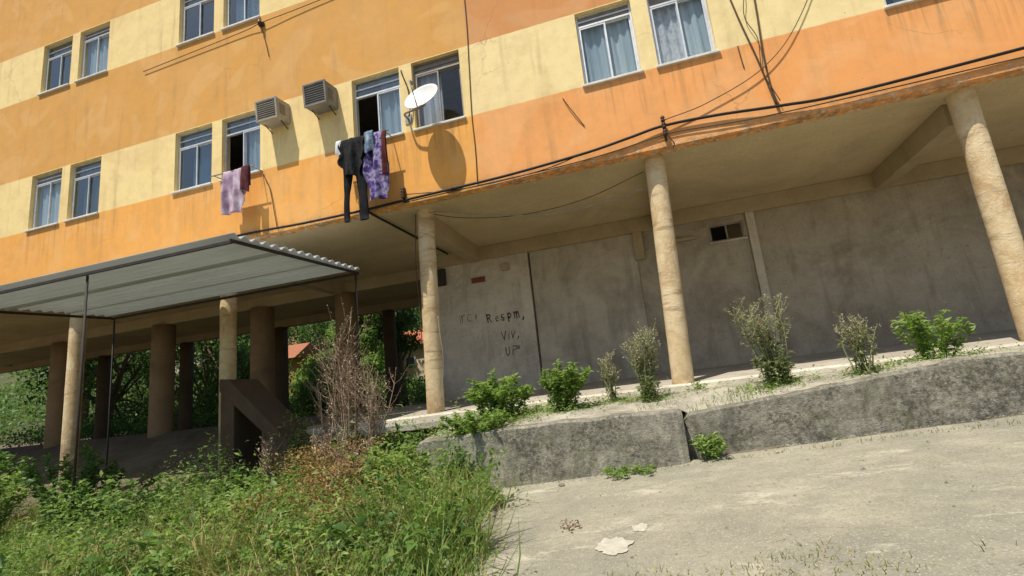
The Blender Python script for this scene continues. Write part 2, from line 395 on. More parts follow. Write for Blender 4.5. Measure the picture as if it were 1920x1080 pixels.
def mesh_np(name, V, F, rnd, mat, parent=None):
    """V (n,3), F (m,k) equal sized polygons, rnd per face"""
    me = bpy.data.meshes.new(name); m, k = F.shape
    me.vertices.add(len(V)); me.vertices.foreach_set('co', V.astype(np.float32).ravel())
    me.loops.add(m * k); me.loops.foreach_set('vertex_index', F.astype(np.int32).ravel())
    me.polygons.add(m); me.polygons.foreach_set('loop_start', (np.arange(m) * k).astype(np.int32))
    a = me.attributes.new('rnd', 'FLOAT', 'FACE'); a.data.foreach_set('value', rnd.astype(np.float32))
    me.update(calc_edges=True); me.validate()
    return finish(name, me, mat, parent)

def leaf_arrays(P, D, L, Wd, rnd, droop=.25):
    """each leaf: pointed blade of four triangles folded along the midrib"""
    n = len(P); D = unit(D)
    up = np.tile(np.array([0, 0, 1.]), (n, 1)) + rng.normal(0, .55, (n, 3))
    side = unit(np.cross(D, up)); nrm = np.cross(side, D)
    L = L[:, None]; Wd = Wd[:, None]
    mid = P + D * L * .45 + nrm * L * .05
    tip = P + D * L - nrm * L * droop
    l = mid + side * Wd * .5 + nrm * Wd * .18; r = mid - side * Wd * .5 + nrm * Wd * .18
    V = np.stack([P, l, mid, r, tip], 1).reshape(-1, 3)
    b = (np.arange(n) * 5)[:, None]
    F = np.concatenate([b + np.array([[0, 2, 1]]), b + np.array([[0, 3, 2]]), b + np.array([[1, 2, 4]]), b + np.array([[2, 3, 4]])], 0)
    return V, F, np.tile(rnd, 4)

def blade_arrays(P, D, H, Wd, bend, rnd):
    """grass blades: two segments and a tip"""
    n = len(P); D = unit(D)
    az = rng.uniform(0, 2 * np.pi, n); side = np.stack([np.cos(az), np.sin(az), np.zeros(n)], 1)
    out = unit(np.stack([-np.sin(az), np.cos(az), np.zeros(n)], 1))
    H = H[:, None]; Wd = Wd[:, None]; bend = bend[:, None]
    m = P + D * H * .55 + out * H * bend * .3; t = P + D * H * (1 - bend * .25) + out * H * bend
    V = np.stack([P - side * Wd * .5, P + side * Wd * .5, m + side * Wd * .4, m - side * Wd * .4, t], 1).reshape(-1, 3)
    b = (np.arange(n) * 5)[:, None]
    F = np.concatenate([b + np.array([[0, 1, 2]]), b + np.array([[0, 2, 3]]), b + np.array([[3, 2, 4]])], 0)
    return V, F, np.tile(rnd, 3)

# ------------------------------------------------------------------ terrain
def sstep(a, b, x): t = np.clip((x - a) / (b - a), 0, 1); return t * t * (3 - 2 * t)
def pave_z(x, y): return -.907 + .07 * np.clip(x, -9, 9) + .1 * (np.clip(y, -14, .5) + 1.5)
def ground_z(x, y):
    x = np.asarray(x, float); y = np.asarray(y, float)
    f = pave_z(x, y) - .03
    b = -.08 + .30 * np.maximum(0, y - 13) - .12 * np.maximum(0, y - 60)
    k = sstep(.4, 4.0, y)
    return f * (1 - k) + b * k

def axis(lo, hi, fine_lo, fine_hi, fs, cs):
    return np.unique(np.concatenate([np.arange(lo, fine_lo, cs), np.arange(fine_lo, fine_hi, fs), np.arange(fine_hi, hi + cs, cs)]))
def sheet(name, xs, ys, zf, mat, amp=.02, ns=1.2):
    gx, gy = np.meshgrid(xs, ys); gz = zf(gx, gy)
    for i in range(gx.shape[0]):
        for j in range(gx.shape[1]):
            gz[i, j] += amp * (vnoise(gx[i, j], gy[i, j], 0, ns) + .5 * vnoise(gx[i, j], gy[i, j], 3, ns * 3))
    nx = len(xs); V = np.stack([gx, gy, gz], -1).reshape(-1, 3)
    i = np.arange(len(ys) - 1)[:, None] * nx + np.arange(nx - 1)[None, :]; i = i.ravel()
    F = np.stack([i, i + 1, i + 1 + nx, i + nx], 1)
    o = mesh_np(name, V, F, np.zeros(len(F)), mat)
    o.data.polygons.foreach_set('use_smooth', [True] * len(F)); return o

g = sheet('ground', axis(-120, 120, -12, 6, .25, 4), axis(-60, 13, -5, 2, .25, 2), ground_z, M['soil'], .025)
tag(g, 'dry earth under the weeds and around the building', kind='structure')
hb = sheet('hillside', axis(-160, 120, -60, 0, 2, 6), axis(12.8, 140, 13, 60, 2, 6), lambda x, y: ground_z(x, y) + .02, M['hill'], .5, .12)
tag(hb, 'green hillside rising behind the open ground floor', kind='structure')

# pavement: a concrete sheet with a ragged left edge where the weeds take over
def pavement():
    ys = np.arange(-14, -1.2, .16); V = []; F = []; nx = 60
    for y in ys:
        xl = -2.15 - .28 * (y + 2.15) * (-1 if y < -2.15 else 0) * .9 + .16 * vnoise(0, y, 1, 1.5) + .07 * vnoise(0, y, 2, 6)
        if y < -2.15: xl = -2.15 + .33 * (-2.15 - y) + .16 * vnoise(0, y, 1, 1.5)
        xl = min(xl, -.2)
        for j in range(nx + 1):
            t = j / nx; x = xl + (9 - xl) * t ** 1.3
            V.append((x, y, float(pave_z(x, y)) + .008 * vnoise(x, y, 0, 2.5) - (.02 if j == 0 else 0)))
    for i in range(len(ys) - 1):
        for j in range(nx):
            a = i * (nx + 1) + j; F.append((a, a + 1, a + nx + 2, a + nx + 1))
    o = mesh_np('pavement', np.array(V), np.array(F), np.zeros(len(F)), M['pave'])
    o.data.polygons.foreach_set('use_smooth', [True] * len(F))
    tag(o, 'worn sunlit concrete pavement in front of the retaining walls', kind='structure')
pavement()

# ------------------------------------------------------------------ the apartment building
ZS = 3.222                                              # underside of the first floor
def slab_front_z(x): return -.165 + .0195 * (x + 1.2)
def slab_z(x, y): return slab_front_z(x) + .062 * min(max(y - .1, 0), 3.2)

B = thing('apartment_building', 'orange and yellow apartment block raised on cream columns over an open ground floor', 'building', (-3.6, 3.0, -.2))

WIN = []      # x0, x1, z0, z1, style
lo = (4.505, 5.77); hi = (7.795, 9.055)
for k, (a, b, c, d) in {0: (-.47, .395, .64, 1.47), -1: (-4.545, -3.60, -3.36, -2.465), -2: (-8.60, -7.68, -7.44, -6.545),
                        -3: (-12.66, -11.74, -11.5, -10.6), 1: (3.6, 4.46, 4.7, 5.53)}.items():
    sa, sb = {0: ('blue', 'lace'), -1: ('open', 'grey'), -2: ('shut', 'open'), -3: ('blue', 'shut'), 1: ('shut', 'blue')}[k]
    WIN += [(a, b, *lo, sa), (c, d, *lo, sb)]
    if k < 0: WIN += [(a, b, *hi, 'shut'), (c, d, *hi, 'blue' if k == -3 else 'shut')]

def facade():
    X0, X1, Z0, Z1, Y0, Y1 = -30.0, 8.5, ZS, 11.5, 0.0, 0.2
    xs = sorted({X0, X1, *[w[0] for w in WIN], *[w[1] for w in WIN]}); zs = sorted({Z0, Z1, *[w[2] for w in WIN], *[w[3] for w in WIN]})
    m = MB(); hole = set()
    for i in range(len(xs) - 1):
        for j in range(len(zs) - 1):
            cx = (xs[i] + xs[i + 1]) / 2; cz = (zs[j] + zs[j + 1]) / 2
            if any(w[0] < cx < w[1] and w[2] < cz < w[3] for w in WIN): hole.add((i, j))
    nx, nz = len(xs) - 1, len(zs) - 1
    for i in range(nx):
        for j in range(nz):
            x0, x1, z0, z1 = xs[i], xs[i + 1], zs[j], zs[j + 1]
            if (i, j) in hole: continue
            m.add([(x0, Y0, z0), (x1, Y0, z0), (x1, Y0, z1), (x0, Y0, z1)], [(0, 1, 2, 3)])
            m.add([(x0, Y1, z0), (x1, Y1, z0), (x1, Y1, z1), (x0, Y1, z1)], [(3, 2, 1, 0)])
            if j == 0 or (i, j - 1) in hole: m.add([(x0, Y0, z0), (x0, Y1, z0), (x1, Y1, z0), (x1, Y0, z0)], [(0, 1, 2, 3)])
            if j == nz - 1 or (i, j + 1) in hole: m.add([(x0, Y0, z1), (x1, Y0, z1), (x1, Y1, z1), (x0, Y1, z1)], [(0, 1, 2, 3)])
            if i == 0 or (i - 1, j) in hole: m.add([(x0, Y0, z0), (x0, Y0, z1), (x0, Y1, z1), (x0, Y1, z0)], [(0, 1, 2, 3)])
            if i == nx - 1 or (i + 1, j) in hole: m.add([(x1, Y0, z0), (x1, Y1, z0), (x1, Y1, z1), (x1, Y0, z1)], [(0, 1, 2, 3)])
    m.build('facade_wall', M['facade'], B)
facade()
m = MB(); m.box(-30, 8.5, .2, 7.4, ZS + .006, ZS + .2); m.build('soffit', M['soffit'], B)
m = MB(); m.box(-29.8, 8.3, .2, 7.2, 6.4, 6.6); m.build('upper_floor', M['interior'], B)
m = MB(); m.box(-29.8, 8.3, 2.4, 2.5, ZS + .2, 11.45); m.build('inner_wall', M['interior'], B)
m = MB(); m.box(-30, 8.5, 7.2, 7.4, ZS + .2, 11.5); m.build('rear_wall', M['facade'], B)
for x in (-30.0, 8.3):
    m = MB(); m.box(x, x + .2, .2, 7.2, ZS + .2, 11.5); m.build('end_wall', M['facade'], B)
m = MB(); m.box(-30.05, 8.55, -.05, 7.45, 11.502, 11.65); m.build('roof_slab', M['soffit'], B)
for k in (-10, -6, -2, 2, 6):                           # partitions between the rooms
    m = MB(); m.box(k - .05, k + .05, .2, 2.4, ZS + .2, 6.4); m.build('partition', M['interior'], B)

# beams
def beam(x0, x1, y0, y1, z0, z1=ZS + .004, mat='beam'):
    m = MB(); m.box(x0, x1, y0, y1, z0, z1); return m.build('beam', M[mat], B, .012)
for x in (-7.6, -3.6, .37, 4.32): beam(x - .12, x + .12, .62, 3.10 if x > -5 else 3.9, 2.90)
beam(-29.9, -4.66, 3.9, 4.12, 2.93)
beam(-4.62, 8.4, 3.10, 3.32, 2.93)
beam(-29.9, 8.4, 7.12, 7.38, 2.98)

# columns of the front row
def column(x, y, zb, lean=0.0, r=.145, mat='column'):
    m = MB(); n = 20; rows = []
    for z in np.linspace(zb - .25, ZS + .02, 26):
        t = (z - zb) / (ZS - zb); rows.append((x + lean * (t - .5) + .006 * vnoise(0, 0, z, 2), y, z, r * (1.0 + .025 * vnoise(x, y, z, 2.2) + .015 * vnoise(x, y, z, 9))))
    vs = []; fs = []
    for (cx, cy, cz, rr) in rows:
        for k in range(n): a = 2 * math.pi * k / n; vs.append((cx + rr * math.cos(a), cy + rr * math.sin(a), cz))
    for i in range(len(rows) - 1):
        for k in range(n): fs.append((i * n + k, i * n + (k + 1) % n, (i + 1) * n + (k + 1) % n, (i + 1) * n + k))
    m.add(vs, fs, True); return m.build('column', M[mat], B)
column(-3.555, .50, -.235, .07, .145)
column(.31, .34, -.147, .13, .148)
column(4.3, .36, -.07, 0, .148)
column(-7.75, .50, -1.2, 0, .145)
column(-11.7, .50, -1.2, 0, .145)
column(-15.7, .50, -1.2, 0, .145)
column(-19.7, .50, -1.2, 0, .145)
# square pillars farther back
for (x, y, w, zb) in ((-7.55, 4.02, .27, -.5), (-10.15, 4.02, .30, -.5), (-13.6, 4.02, .3, -.5), (-8.15, 7.25, .2, -.6), (-12.3, 7.25, .22, -.6), (-4.45, 7.25, .2, -.6), (-16.4, 7.25, .22, -.6), (-17.6, 4.02, .3, -.5), (-20.4, 7.25, .22, -.6), (-21.6, 4.02, .3, -.5)):
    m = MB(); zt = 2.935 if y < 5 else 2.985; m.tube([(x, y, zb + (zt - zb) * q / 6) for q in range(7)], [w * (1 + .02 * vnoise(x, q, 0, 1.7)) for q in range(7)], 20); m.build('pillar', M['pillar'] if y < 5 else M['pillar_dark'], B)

# ground floor slab, worn edge
def floor_slab():
    xs = np.arange(-6.24, 8.41, .12); ys = [.05, .075, .14, .3, .6, 1.0, 1.6, 2.4, 3.3, 5, 7.4]
    m = MB(); vs = []; fs = []; nx = len(xs)
    for q, y in enumerate(ys):
        for x in xs:
            e = .012 * vnoise(x, y, 5, 5) + .012 * vnoise(x, y, 6, 14)
            vs.append((x, y + (e * 1.2 if q < 3 else 0), slab_z(x, y) + (-.02 + e if q == 0 else e * .3)))
    b0 = len(vs)
    for x in xs: vs.append((x, .05 + .02 * vnoise(x, 0, 8, 6), slab_front_z(x) - .19 + .012 * vnoise(x, 1, 8, 6)))
    for x in xs: vs.append((x, 1.0, slab_front_z(x) - .22))
    for x in xs: vs.append((x, 1.02, -1.6))
    for q in range(len(ys) - 1):
        for i in range(nx - 1): a = q * nx + i; fs.append((a, a + 1, a + nx + 1, a + nx))
    for i in range(nx - 1):
        fs.append((b0 + i, b0 + i + 1, i + 1, i)); fs.append((b0 + nx + i, b0 + nx + i + 1, b0 + i + 1, b0 + i))
        fs.append((b0 + 2 * nx + i, b0 + 2 * nx + i + 1, b0 + nx + i + 1, b0 + nx + i))
    m.add(vs, fs)
    x = -6.24                                           # end face
    ev = [(x, .05, slab_z(x, .05) - .02), (x, 7.4, slab_z(x, 7.4)), (x, 7.4, -1.6), (x, 1.02, -1.6), (x, 1.0, slab_front_z(x) - .22), (x, .05, slab_front_z(x) - .19)]
    m.add(ev, [tuple(range(6))]); m.build('floor_slab', M['slab'], B)
floor_slab()
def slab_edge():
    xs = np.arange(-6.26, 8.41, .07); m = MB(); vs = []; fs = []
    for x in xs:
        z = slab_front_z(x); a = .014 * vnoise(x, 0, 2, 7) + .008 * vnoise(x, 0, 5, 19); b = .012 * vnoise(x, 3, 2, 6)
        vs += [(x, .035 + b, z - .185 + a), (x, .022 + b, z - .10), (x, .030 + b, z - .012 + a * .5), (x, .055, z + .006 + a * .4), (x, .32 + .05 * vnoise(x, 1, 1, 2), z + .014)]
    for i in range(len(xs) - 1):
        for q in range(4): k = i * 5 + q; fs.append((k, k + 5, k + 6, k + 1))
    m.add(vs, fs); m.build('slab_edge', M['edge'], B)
M['edge'] = mat_concrete('worn_sunlit_edge', (.70, .65, .53), (.55, .50, .39), (.33, .29, .21), .6, 3.0, .7)  # pale tone painted in for the sunlight along the worn slab edge
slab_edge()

# infill walls closing the ground floor on the right
def infill(x0, x1, y, mat, hole=None):
    m = MB()
    if hole:
        a, b, c, d = hole
        m.box(x0, a, y, y + .18, -.2, 2.94); m.box(b, x1, y, y + .18, -.2, 2.94)
        m.box(a, b, y, y + .18, -.2, c); m.box(a, b, y, y + .18, d, 2.94)
    else: m.box(x0, x1, y, y + .18, -.2, 2.94)
    return m.build('infill_wall', M[mat], B)
iw = infill(-4.64, -2.42, 3.16, 'wall')
infill(-2.38, -.14, 3.215, 'wall2')
infill(-.135, 1.98, 3.19, 'wall3', (1.30, 1.92, 2.46, 2.80))
infill(1.985, 8.3, 3.205, 'wall3')
m = MB(); m.box(-2.415, -2.385, 3.23, 3.34, -.2, 2.935); m.build('wall_joint', M['paint_black'], B)
m = MB(); m.box(-4.62, -4.44, 3.34, 7.15, -.3, 3.2); m.build('side_wall', M['wall2'], B)
m = MB(); m.box(-4.4, 8.3, 4.2, 4.3, -.3, 3.2); m.build('store_room_wall', M['interior'], B)
# small window in the grey wall
m = MB(); x0, x1, z0, z1 = 1.30, 1.92, 2.46, 2.80
for a in ((x0, x1, z0, z0 + .03), (x0, x1, z1 - .03, z1), (x0, x0 + .03, z0 + .03, z1 - .03), (x1 - .03, x1, z0 + .03, z1 - .03), (1.60, 1.63, z0 + .03, z1 - .03)):
    m.box(a[0], a[1], 3.21, 3.25, a[2], a[3])
vw = m.build('small_window', M['alu_dark'], B)
m = MB(); m.box(1.63, 1.89, 3.228, 3.234, z0 + .03, z1 - .03); m.build('glass_pane', M['glass_dark'], vw)
m = MB(); m.box(1.26, 1.96, 3.13, 3.21, 2.42, 2.457); m.build('sill', M['wall'], vw, .006)
m = MB(); m.box(1.99, 2.14, 3.12, 3.20, -.15, 2.93); m.build('pilaster', M['wall'], B, .01)
m = MB(); m.box(-.17, .02, 3.10, 3.19, 2.35, 2.93); m.build('corbel', M['beam'], B, .01)
m = MB(); m.box(-4.60, -4.34, 3.06, 3.155, 2.5, 2.88); m.build('vent_box', M['dark_steel'], B, .01)
m = MB(); m.box(.62, 1.02, 3.11, 3.185, 2.58, 2.64); m.build('pipe_stub', M['beam'], B, .01)
m = MB(); m.box(-3.02, -2.84, 3.10, 3.155, 2.60, 2.76); m.build('junction_box', M['beam'], B, .01)

# spray-painted writing on the grey wall (flat paint, a few mm thick)
def stroke(m, pts, w, y):
    P = [Vector((p[0], 0, p[1])) for p in pts]
    for a, b in zip(P, P[1:]):
        d = (b - a); L = d.length; d.normalize(); nn = Vector((-d.z, 0, d.x)) * w * .5; e = d * w * .35
        k0, k1 = random.uniform(.55, 1.3), random.uniform(.5, 1.4)
        q = [a - e - nn * k0, b + e - nn * k1, b + e + nn * k1, a - e + nn * k0]
        m.add([(p.x, y, p.z) for p in q], [(0, 1, 2, 3)])
GL = {'I': [[(.3, 0), (.3, 1)]], 'r': [[(.1, 0), (.1, .9)], [(.1, .7), (.35, .95), (.6, .85)]], 'C': [[(.75, .85), (.4, 1), (.1, .7), (.1, .3), (.4, 0), (.75, .12)]],
      ':': [[(.3, .2), (.28, .75)]], 'R': [[(.1, 0), (.1, 1), (.55, .95), (.6, .65), (.1, .5)], [(.3, .5), (.7, 0)]],
      'e': [[(.1, .35), (.65, .45), (.55, .75), (.25, .7), (.1, .35), (.3, .05), (.7, .12)]], 's': [[(.65, .7), (.3, .75), (.25, .5), (.6, .35), (.5, .05), (.1, .1)]],
      'p': [[(.15, -.25), (.15, .7)], [(.15, .6), (.5, .75), (.65, .45), (.4, .15), (.15, .3)]], 'v': [[(.05, .75), (.3, .05), (.6, .75)]],
      'u': [[(.1, .75), (.12, .2), (.35, .02), (.6, .2), (.6, .75)], [(.6, .3), (.68, 0)]],
      'm': [[(.1, 0), (.1, .7)], [(.1, .55), (.3, .75), (.42, .5), (.42, 0)], [(.42, .55), (.62, .75), (.78, .5), (.8, 0)]], ',': [[(.3, .1), (.15, -.2)]],
      'V': [[(.05, 1), (.35, 0), (.7, 1)]], 'i': [[(.25, 0), (.25, .65)], [(.25, .85), (.26, .9)]], 'U': [[(.1, 1), (.1, .3), (.35, 0), (.65, .25), (.68, 1)]], 'P': [[(.1, 0), (.1, 1), (.55, .95), (.6, .6), (.1, .45)]], 'o': [[(.2, .7), (.45, .75), (.5, 1), (.25, 1.05), (.2, .7)]]}
def write(txt, x, z, h, w, y=3.156, slope=0.0):
    for ch in txt:
        m = MB()
        a, b, c, d = random.uniform(.8, 1.2), random.uniform(-.12, .12), random.uniform(-.05, .05), random.uniform(-.15, .2)
        for st in GL[ch]: stroke(m, [(x + (px + pz * d) * h * .8 * a + random.uniform(-.008, .008), z + (pz * a + px * b + c) * h + random.uniform(-.008, .008)) for px, pz in st], w * random.uniform(.8, 1.3), y)
        x += random.uniform(.9, 1.12) * h * (.92 if ch in 'mR' else .38 if ch in 'i:,I' else .74)
        m.build('painted_letter', M['paint_black'], iw)
write('IrC:', -4.12, 1.60, .19, .014)
write('Respm,', -3.46, 1.53, .19, .024)
write('Viv,', -3.18, 1.12, .18, .017)
write('UPo', -3.12, .78, .17, .018)

# ---- windows
def window(x0, x1, z0, z1, style):
    fm = M['alu'] if style in ('open', 'shut', 'blue', 'lace') else M['alu_dark']
    t = .032; y0, y1 = .075, .13; m = MB(); zt = z1 - (.30 if style in ('open', 'shut') else .19)
    for a in ((x0, x1, z0, z0 + t), (x0, x1, z1 - t, z1), (x0, x0 + t, z0 + t, z1 - t), (x1 - t, x1, z0 + t, z1 - t), (x0 + t, x1 - t, zt - t, zt)):
        m.box(a[0], a[1], y0, y1, a[2], a[3])
    w = m.build('window', fm, B, .004)
    w['style'] = style
    xm = (x0 + x1) / 2; gz0, gz1 = z0 + t, zt - t
    def sash(a, b, y):
        s = .024; q = MB()
        for r in ((a, b, gz0, gz0 + s), (a, b, gz1 - s, gz1), (a, a + s, gz0 + s, gz1 - s), (b - s, b, gz0 + s, gz1 - s)): q.box(r[0], r[1], y, y + .022, r[2], r[3])
        q.build('sash', fm, w)
        q = MB(); q.box(a + s, b - s, y + .008, y + .012, gz0 + s, gz1 - s); q.build('glass_pane', M['glass_clear'] if style in ('blue', 'lace', 'grey', 'open') else M['glass'], w)
    q = MB(); q.box(x0 + t, x1 - t, .10, .104, zt, z1 - t)
    if style in ('open', 'shut'): q.build('transom_pane', M['glass'], w)
    else: q.build('shutter_box', M['alu_dark'], w)
    q = MB(); zz = zt + (z1 - t - zt) * .5
    if style in ('open', 'shut', 'blue', 'grey'):
        q.box(x0 + t, x1 - t, .082, .098, zz - .012, zz + .012); q.build('transom_bar', fm, w)
    if style == 'open': sash(xm - .02, x1 - t, .080); sash(xm + .0, x1 - t - .015, .106)
    else: sash(x0 + t, xm + .018, .080); sash(xm - .018, x1 - t, .106)
    # projecting sill
    q = MB(); q.box(x0 - .03, x1 + .03, -.045, .072, z0 - .045, z0 - .003); q.build('sill', M['sill'], w, .008)
    # curtains hang a hand's breadth behind the glass
    def curtain(a, b, mat, y=.185, zb=None, ztop=None):
        n = 64; zs = np.linspace(zb if zb else z0 - .05, ztop if ztop else z1, 10); q = MB(); vs = []; fs = []
        ph = random.uniform(0, 6)
        for iz, z in enumerate(zs):
            for i in range(n + 1):
                x = a + (b - a) * i / n
                vs.append((x + .006 * math.sin(z * 5 + i), y + .018 * math.sin(x * 46 + ph + .6 * math.sin(z * 2.4)) + .014 * math.sin(x * 19 + ph * 2), z))
        for iz in range(9):
            for i in range(n): k = iz * (n + 1) + i; fs.append((k, k + 1, k + n + 2, k + n + 1))
        q.add(vs, fs, True); q.build('curtain', mat, w)
    if style == 'open': curtain(xm + .02, x1 + .02, M['curt_blue'])
    if style == 'blue': curtain(x0 - .02, x1 + .02, M['curt_blue'])
    if style == 'lace': curtain(x0 - .02, xm, M['curt_white']); curtain(xm - .01, x1 + .02, M['curt_blue'], .20)
    if style == 'grey': curtain(x0 - .02, xm + .02, M['curt_grey'])
    if style == 'shut' and random.random() < .6:
        k = random.uniform(.1, .6); curtain(x0 + k, x1 + .02, random.choice([M['curt_grey'], M['curt_ochre'], M['curt_white']]), .20, z0 - .05 + random.choice([0, 0, .35]))
    return w
for w in WIN: window(*w)

# ------------------------------------------------------------------ retaining walls and the earth bank behind them
def lw_top(x): return -.46 + (x + 2.98) * .056 if x < -1.5 else -.377 + (x + 1.5) * .013
def rw_top(x): return -.43 + .11 * min(x - .13, 2.7)
def retaining(name, label, x0, x1, yf, yb, topf, seed, step=.06):
    """rough cast concrete wall: ragged arris, uneven face"""
    n = max(2, int((x1 - x0) / step)); xs = np.linspace(x0, x1, n + 1); m = MB(); vs = []; fs = []
    prof = 11
    for i, x in enumerate(xs):
        zt = topf(x) + .018 * vnoise(x, seed, 0, 3) + .01 * vnoise(x, seed, 1, 11)
        ex = 1 - min(1, min(x - x0, x1 - x) / .09); dz = .07 * ex * ex
        row = []
        for q in range(8):                              # face from the foot to the arris
            z = -1.75 + (zt - dz + 1.75 - .025) * (q / 7) ** .8
            row.append((x, yf + .022 * vnoise(x, z, seed, 2.2) + .012 * vnoise(x, z, seed + 3, 9) + (.03 * q / 7) + .03 * ex * ex, z))
        row.append((x, yf + .055 + .01 * vnoise(x, seed, 4, 8), zt - dz))
        row.append((x, yb, zt - dz * .5 + .012 * vnoise(x, seed, 7, 6)))
        row.append((x, yb, -1.75)); vs += row
    for i in range(n):
        for q in range(prof - 1): a = i * prof + q; fs.append((a, a + prof, a + prof + 1, a + 1))
    fs.append(tuple(range(prof))); fs.append(tuple(n * prof + q for q in range(prof))[::-1])
    m.add(vs, fs, False); o = m.build(name, M['retain'], None)
    return tag(o, label, 'retaining wall')
retaining('retaining_wall', 'low stained concrete retaining wall standing forward, with a rounded end by the weeds', -2.98, .125, -1.5, -1.2, lw_top, 1)
retaining('retaining_wall', 'dark mottled concrete retaining wall set back, running on behind the right column', .13, 8.4, -1.23, -1.02, rw_top, 5)

def bank():
    xs = np.arange(-3.0, 8.41, .1); n = 15; V = []; F = []
    for x in xs:
        yf = -1.21 if x < .12 else -1.03; zt = (lw_top(x) if x < .12 else rw_top(x)) - .012
        zb = slab_front_z(x) - (.15 if x < -2.2 else .06)
        for q in range(n):
            t = q / (n - 1); y = yf + (.16 - yf) * t
            z = zt + (zb - zt) * t + .03 * math.sin(math.pi * t) * (1 + vnoise(x, y, 2, 1.5)) + .015 * vnoise(x, y, 3, 5) * math.sin(math.pi * t)
            V.append((x, y, z))
    nx = len(xs)
    for i in range(nx - 1):
        for q in range(n - 1): a = i * n + q; F.append((a, a + n, a + n + 1, a + 1))
    b = len(V)
    for q in range(n): V.append((V[q][0] - .02 + .08 * vnoise(0, V[q][1], 3, 2), V[q][1], -1.6))
    for q in range(n - 1): F.append((q, q + 1, b + q + 1, b + q))
    F = np.array(F); o = mesh_np('cement_strip', np.array(V), F, np.zeros(len(F)), M['bank'])
    o.data.polygons.foreach_set('use_smooth', [True] * len(F))
    tag(o, 'pale worn cement strip between the retaining walls and the floor slab', kind='structure')
M['bank'] = mat_bank()
bank()

# ------------------------------------------------------------------ wing wall at the left
m = MB()
P = [(-5.50, -.66), (-5.52, -.44), (-5.60, -.36), (-6.72, .68), (-6.90, .70), (-6.90, .50)]; k = len(P)
m.add([(x, y, z) for y in (-.52, .12) for x, z in P], [tuple(range(k)), tuple(range(2 * k - 1, k - 1, -1))] + [(i, i + k, (i + 1) % k + k, (i + 1) % k) for i in range(k)])
m.box(-5.66, -5.36, -.5, .1, -1.6, -.60)
ws = thing('concrete_ramp', 'shaded sloping concrete slab leaning up to the left beside the floor slab end', 'ramp', (-5.5, -.2, -1.3))
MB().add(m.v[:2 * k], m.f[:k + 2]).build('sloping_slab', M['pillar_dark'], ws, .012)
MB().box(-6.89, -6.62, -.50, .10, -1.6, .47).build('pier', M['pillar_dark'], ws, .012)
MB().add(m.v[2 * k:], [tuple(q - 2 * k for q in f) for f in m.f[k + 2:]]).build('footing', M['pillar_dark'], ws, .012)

# ------------------------------------------------------------------ carport with corrugated roof
cp = thing('carport', 'open carport with grey corrugated roof on thin dark posts at the left', 'carport', (-7.5, -1.1, -1.4))
RX0, RX1, RY0, RY1 = -10.4, -4.72, -2.45, .27
def roof_z(y): return 2.317 + (y - .25) * .0485
def sheet_corr(y0, y1, lift):
    m = MB(); n = int((y1 - y0) / .022); vs = []; fs = []; xs = np.linspace(RX0, RX1, 6)
    for i in range(n + 1):
        y = y0 + (y1 - y0) * i / n
        for x in xs: vs.append((x, y, roof_z(y) + .030 * math.sin(2 * math.pi * y / .177) + lift))
    for i in range(n):
        for j in range(len(xs) - 1): a = i * 6 + j; fs.append((a, a + 1, a + 7, a + 6))
    m.add(vs, fs, True); m.build('roof_sheet', M['roof'], cp, 0, .007)
for k in range(3): sheet_corr(RY0 + .93 * k, RY0 + .93 * k + 1.0 if k < 2 else RY1, .03 + .010 * (k % 2))
def sbar(name, a, b, w=.035, h=.05):
    m = MB(); a = Vector(a); b = Vector(b); d = (b - a); L = d.length
    q = d.to_track_quat('X', 'Z').to_matrix().to_4x4(); q.translation = a
    m.box(0, L, -w, w, -h, h, q); return m.build(name, M['dark_steel'], cp, .004)
sbar('edge_beam', (RX1 - .03, RY0 - .02, roof_z(RY0) - .04), (RX1 - .03, RY1 - .04, roof_z(RY1) - .04), .012, .022)
sbar('edge_beam', (RX0, RY1 - .02, roof_z(RY1) - .045), (RX1 - .01, RY1 - .02, roof_z(RY1) - .045), .012, .022)
sbar('edge_beam', (RX0, RY0 + .02, roof_z(RY0) - .045), (RX1 - .01, RY0 + .02, roof_z(RY0) - .045), .012, .022)
sbar('edge_beam', (RX0 + .02, RY0 - .02, roof_z(RY0) - .04), (RX0 + .02, RY1 - .04, roof_z(RY1) - .04), .012, .022)
for (x, y) in ((RX1 - .06, RY1 - .04), (RX0 + .1, RY1 - .04), (RX0 + .1, RY0 + .06), (-7.2, RY0 + .06)):
    zb = slab_z(x, y) - .02 if (x > -6.2 and y > .06) else float(ground_z(x, y)) - .1
    m = MB(); m.tube([(x, y, zb), (x, y, roof_z(y) - .06)], .016, 8); m.build('post', M['dark_steel'], cp)

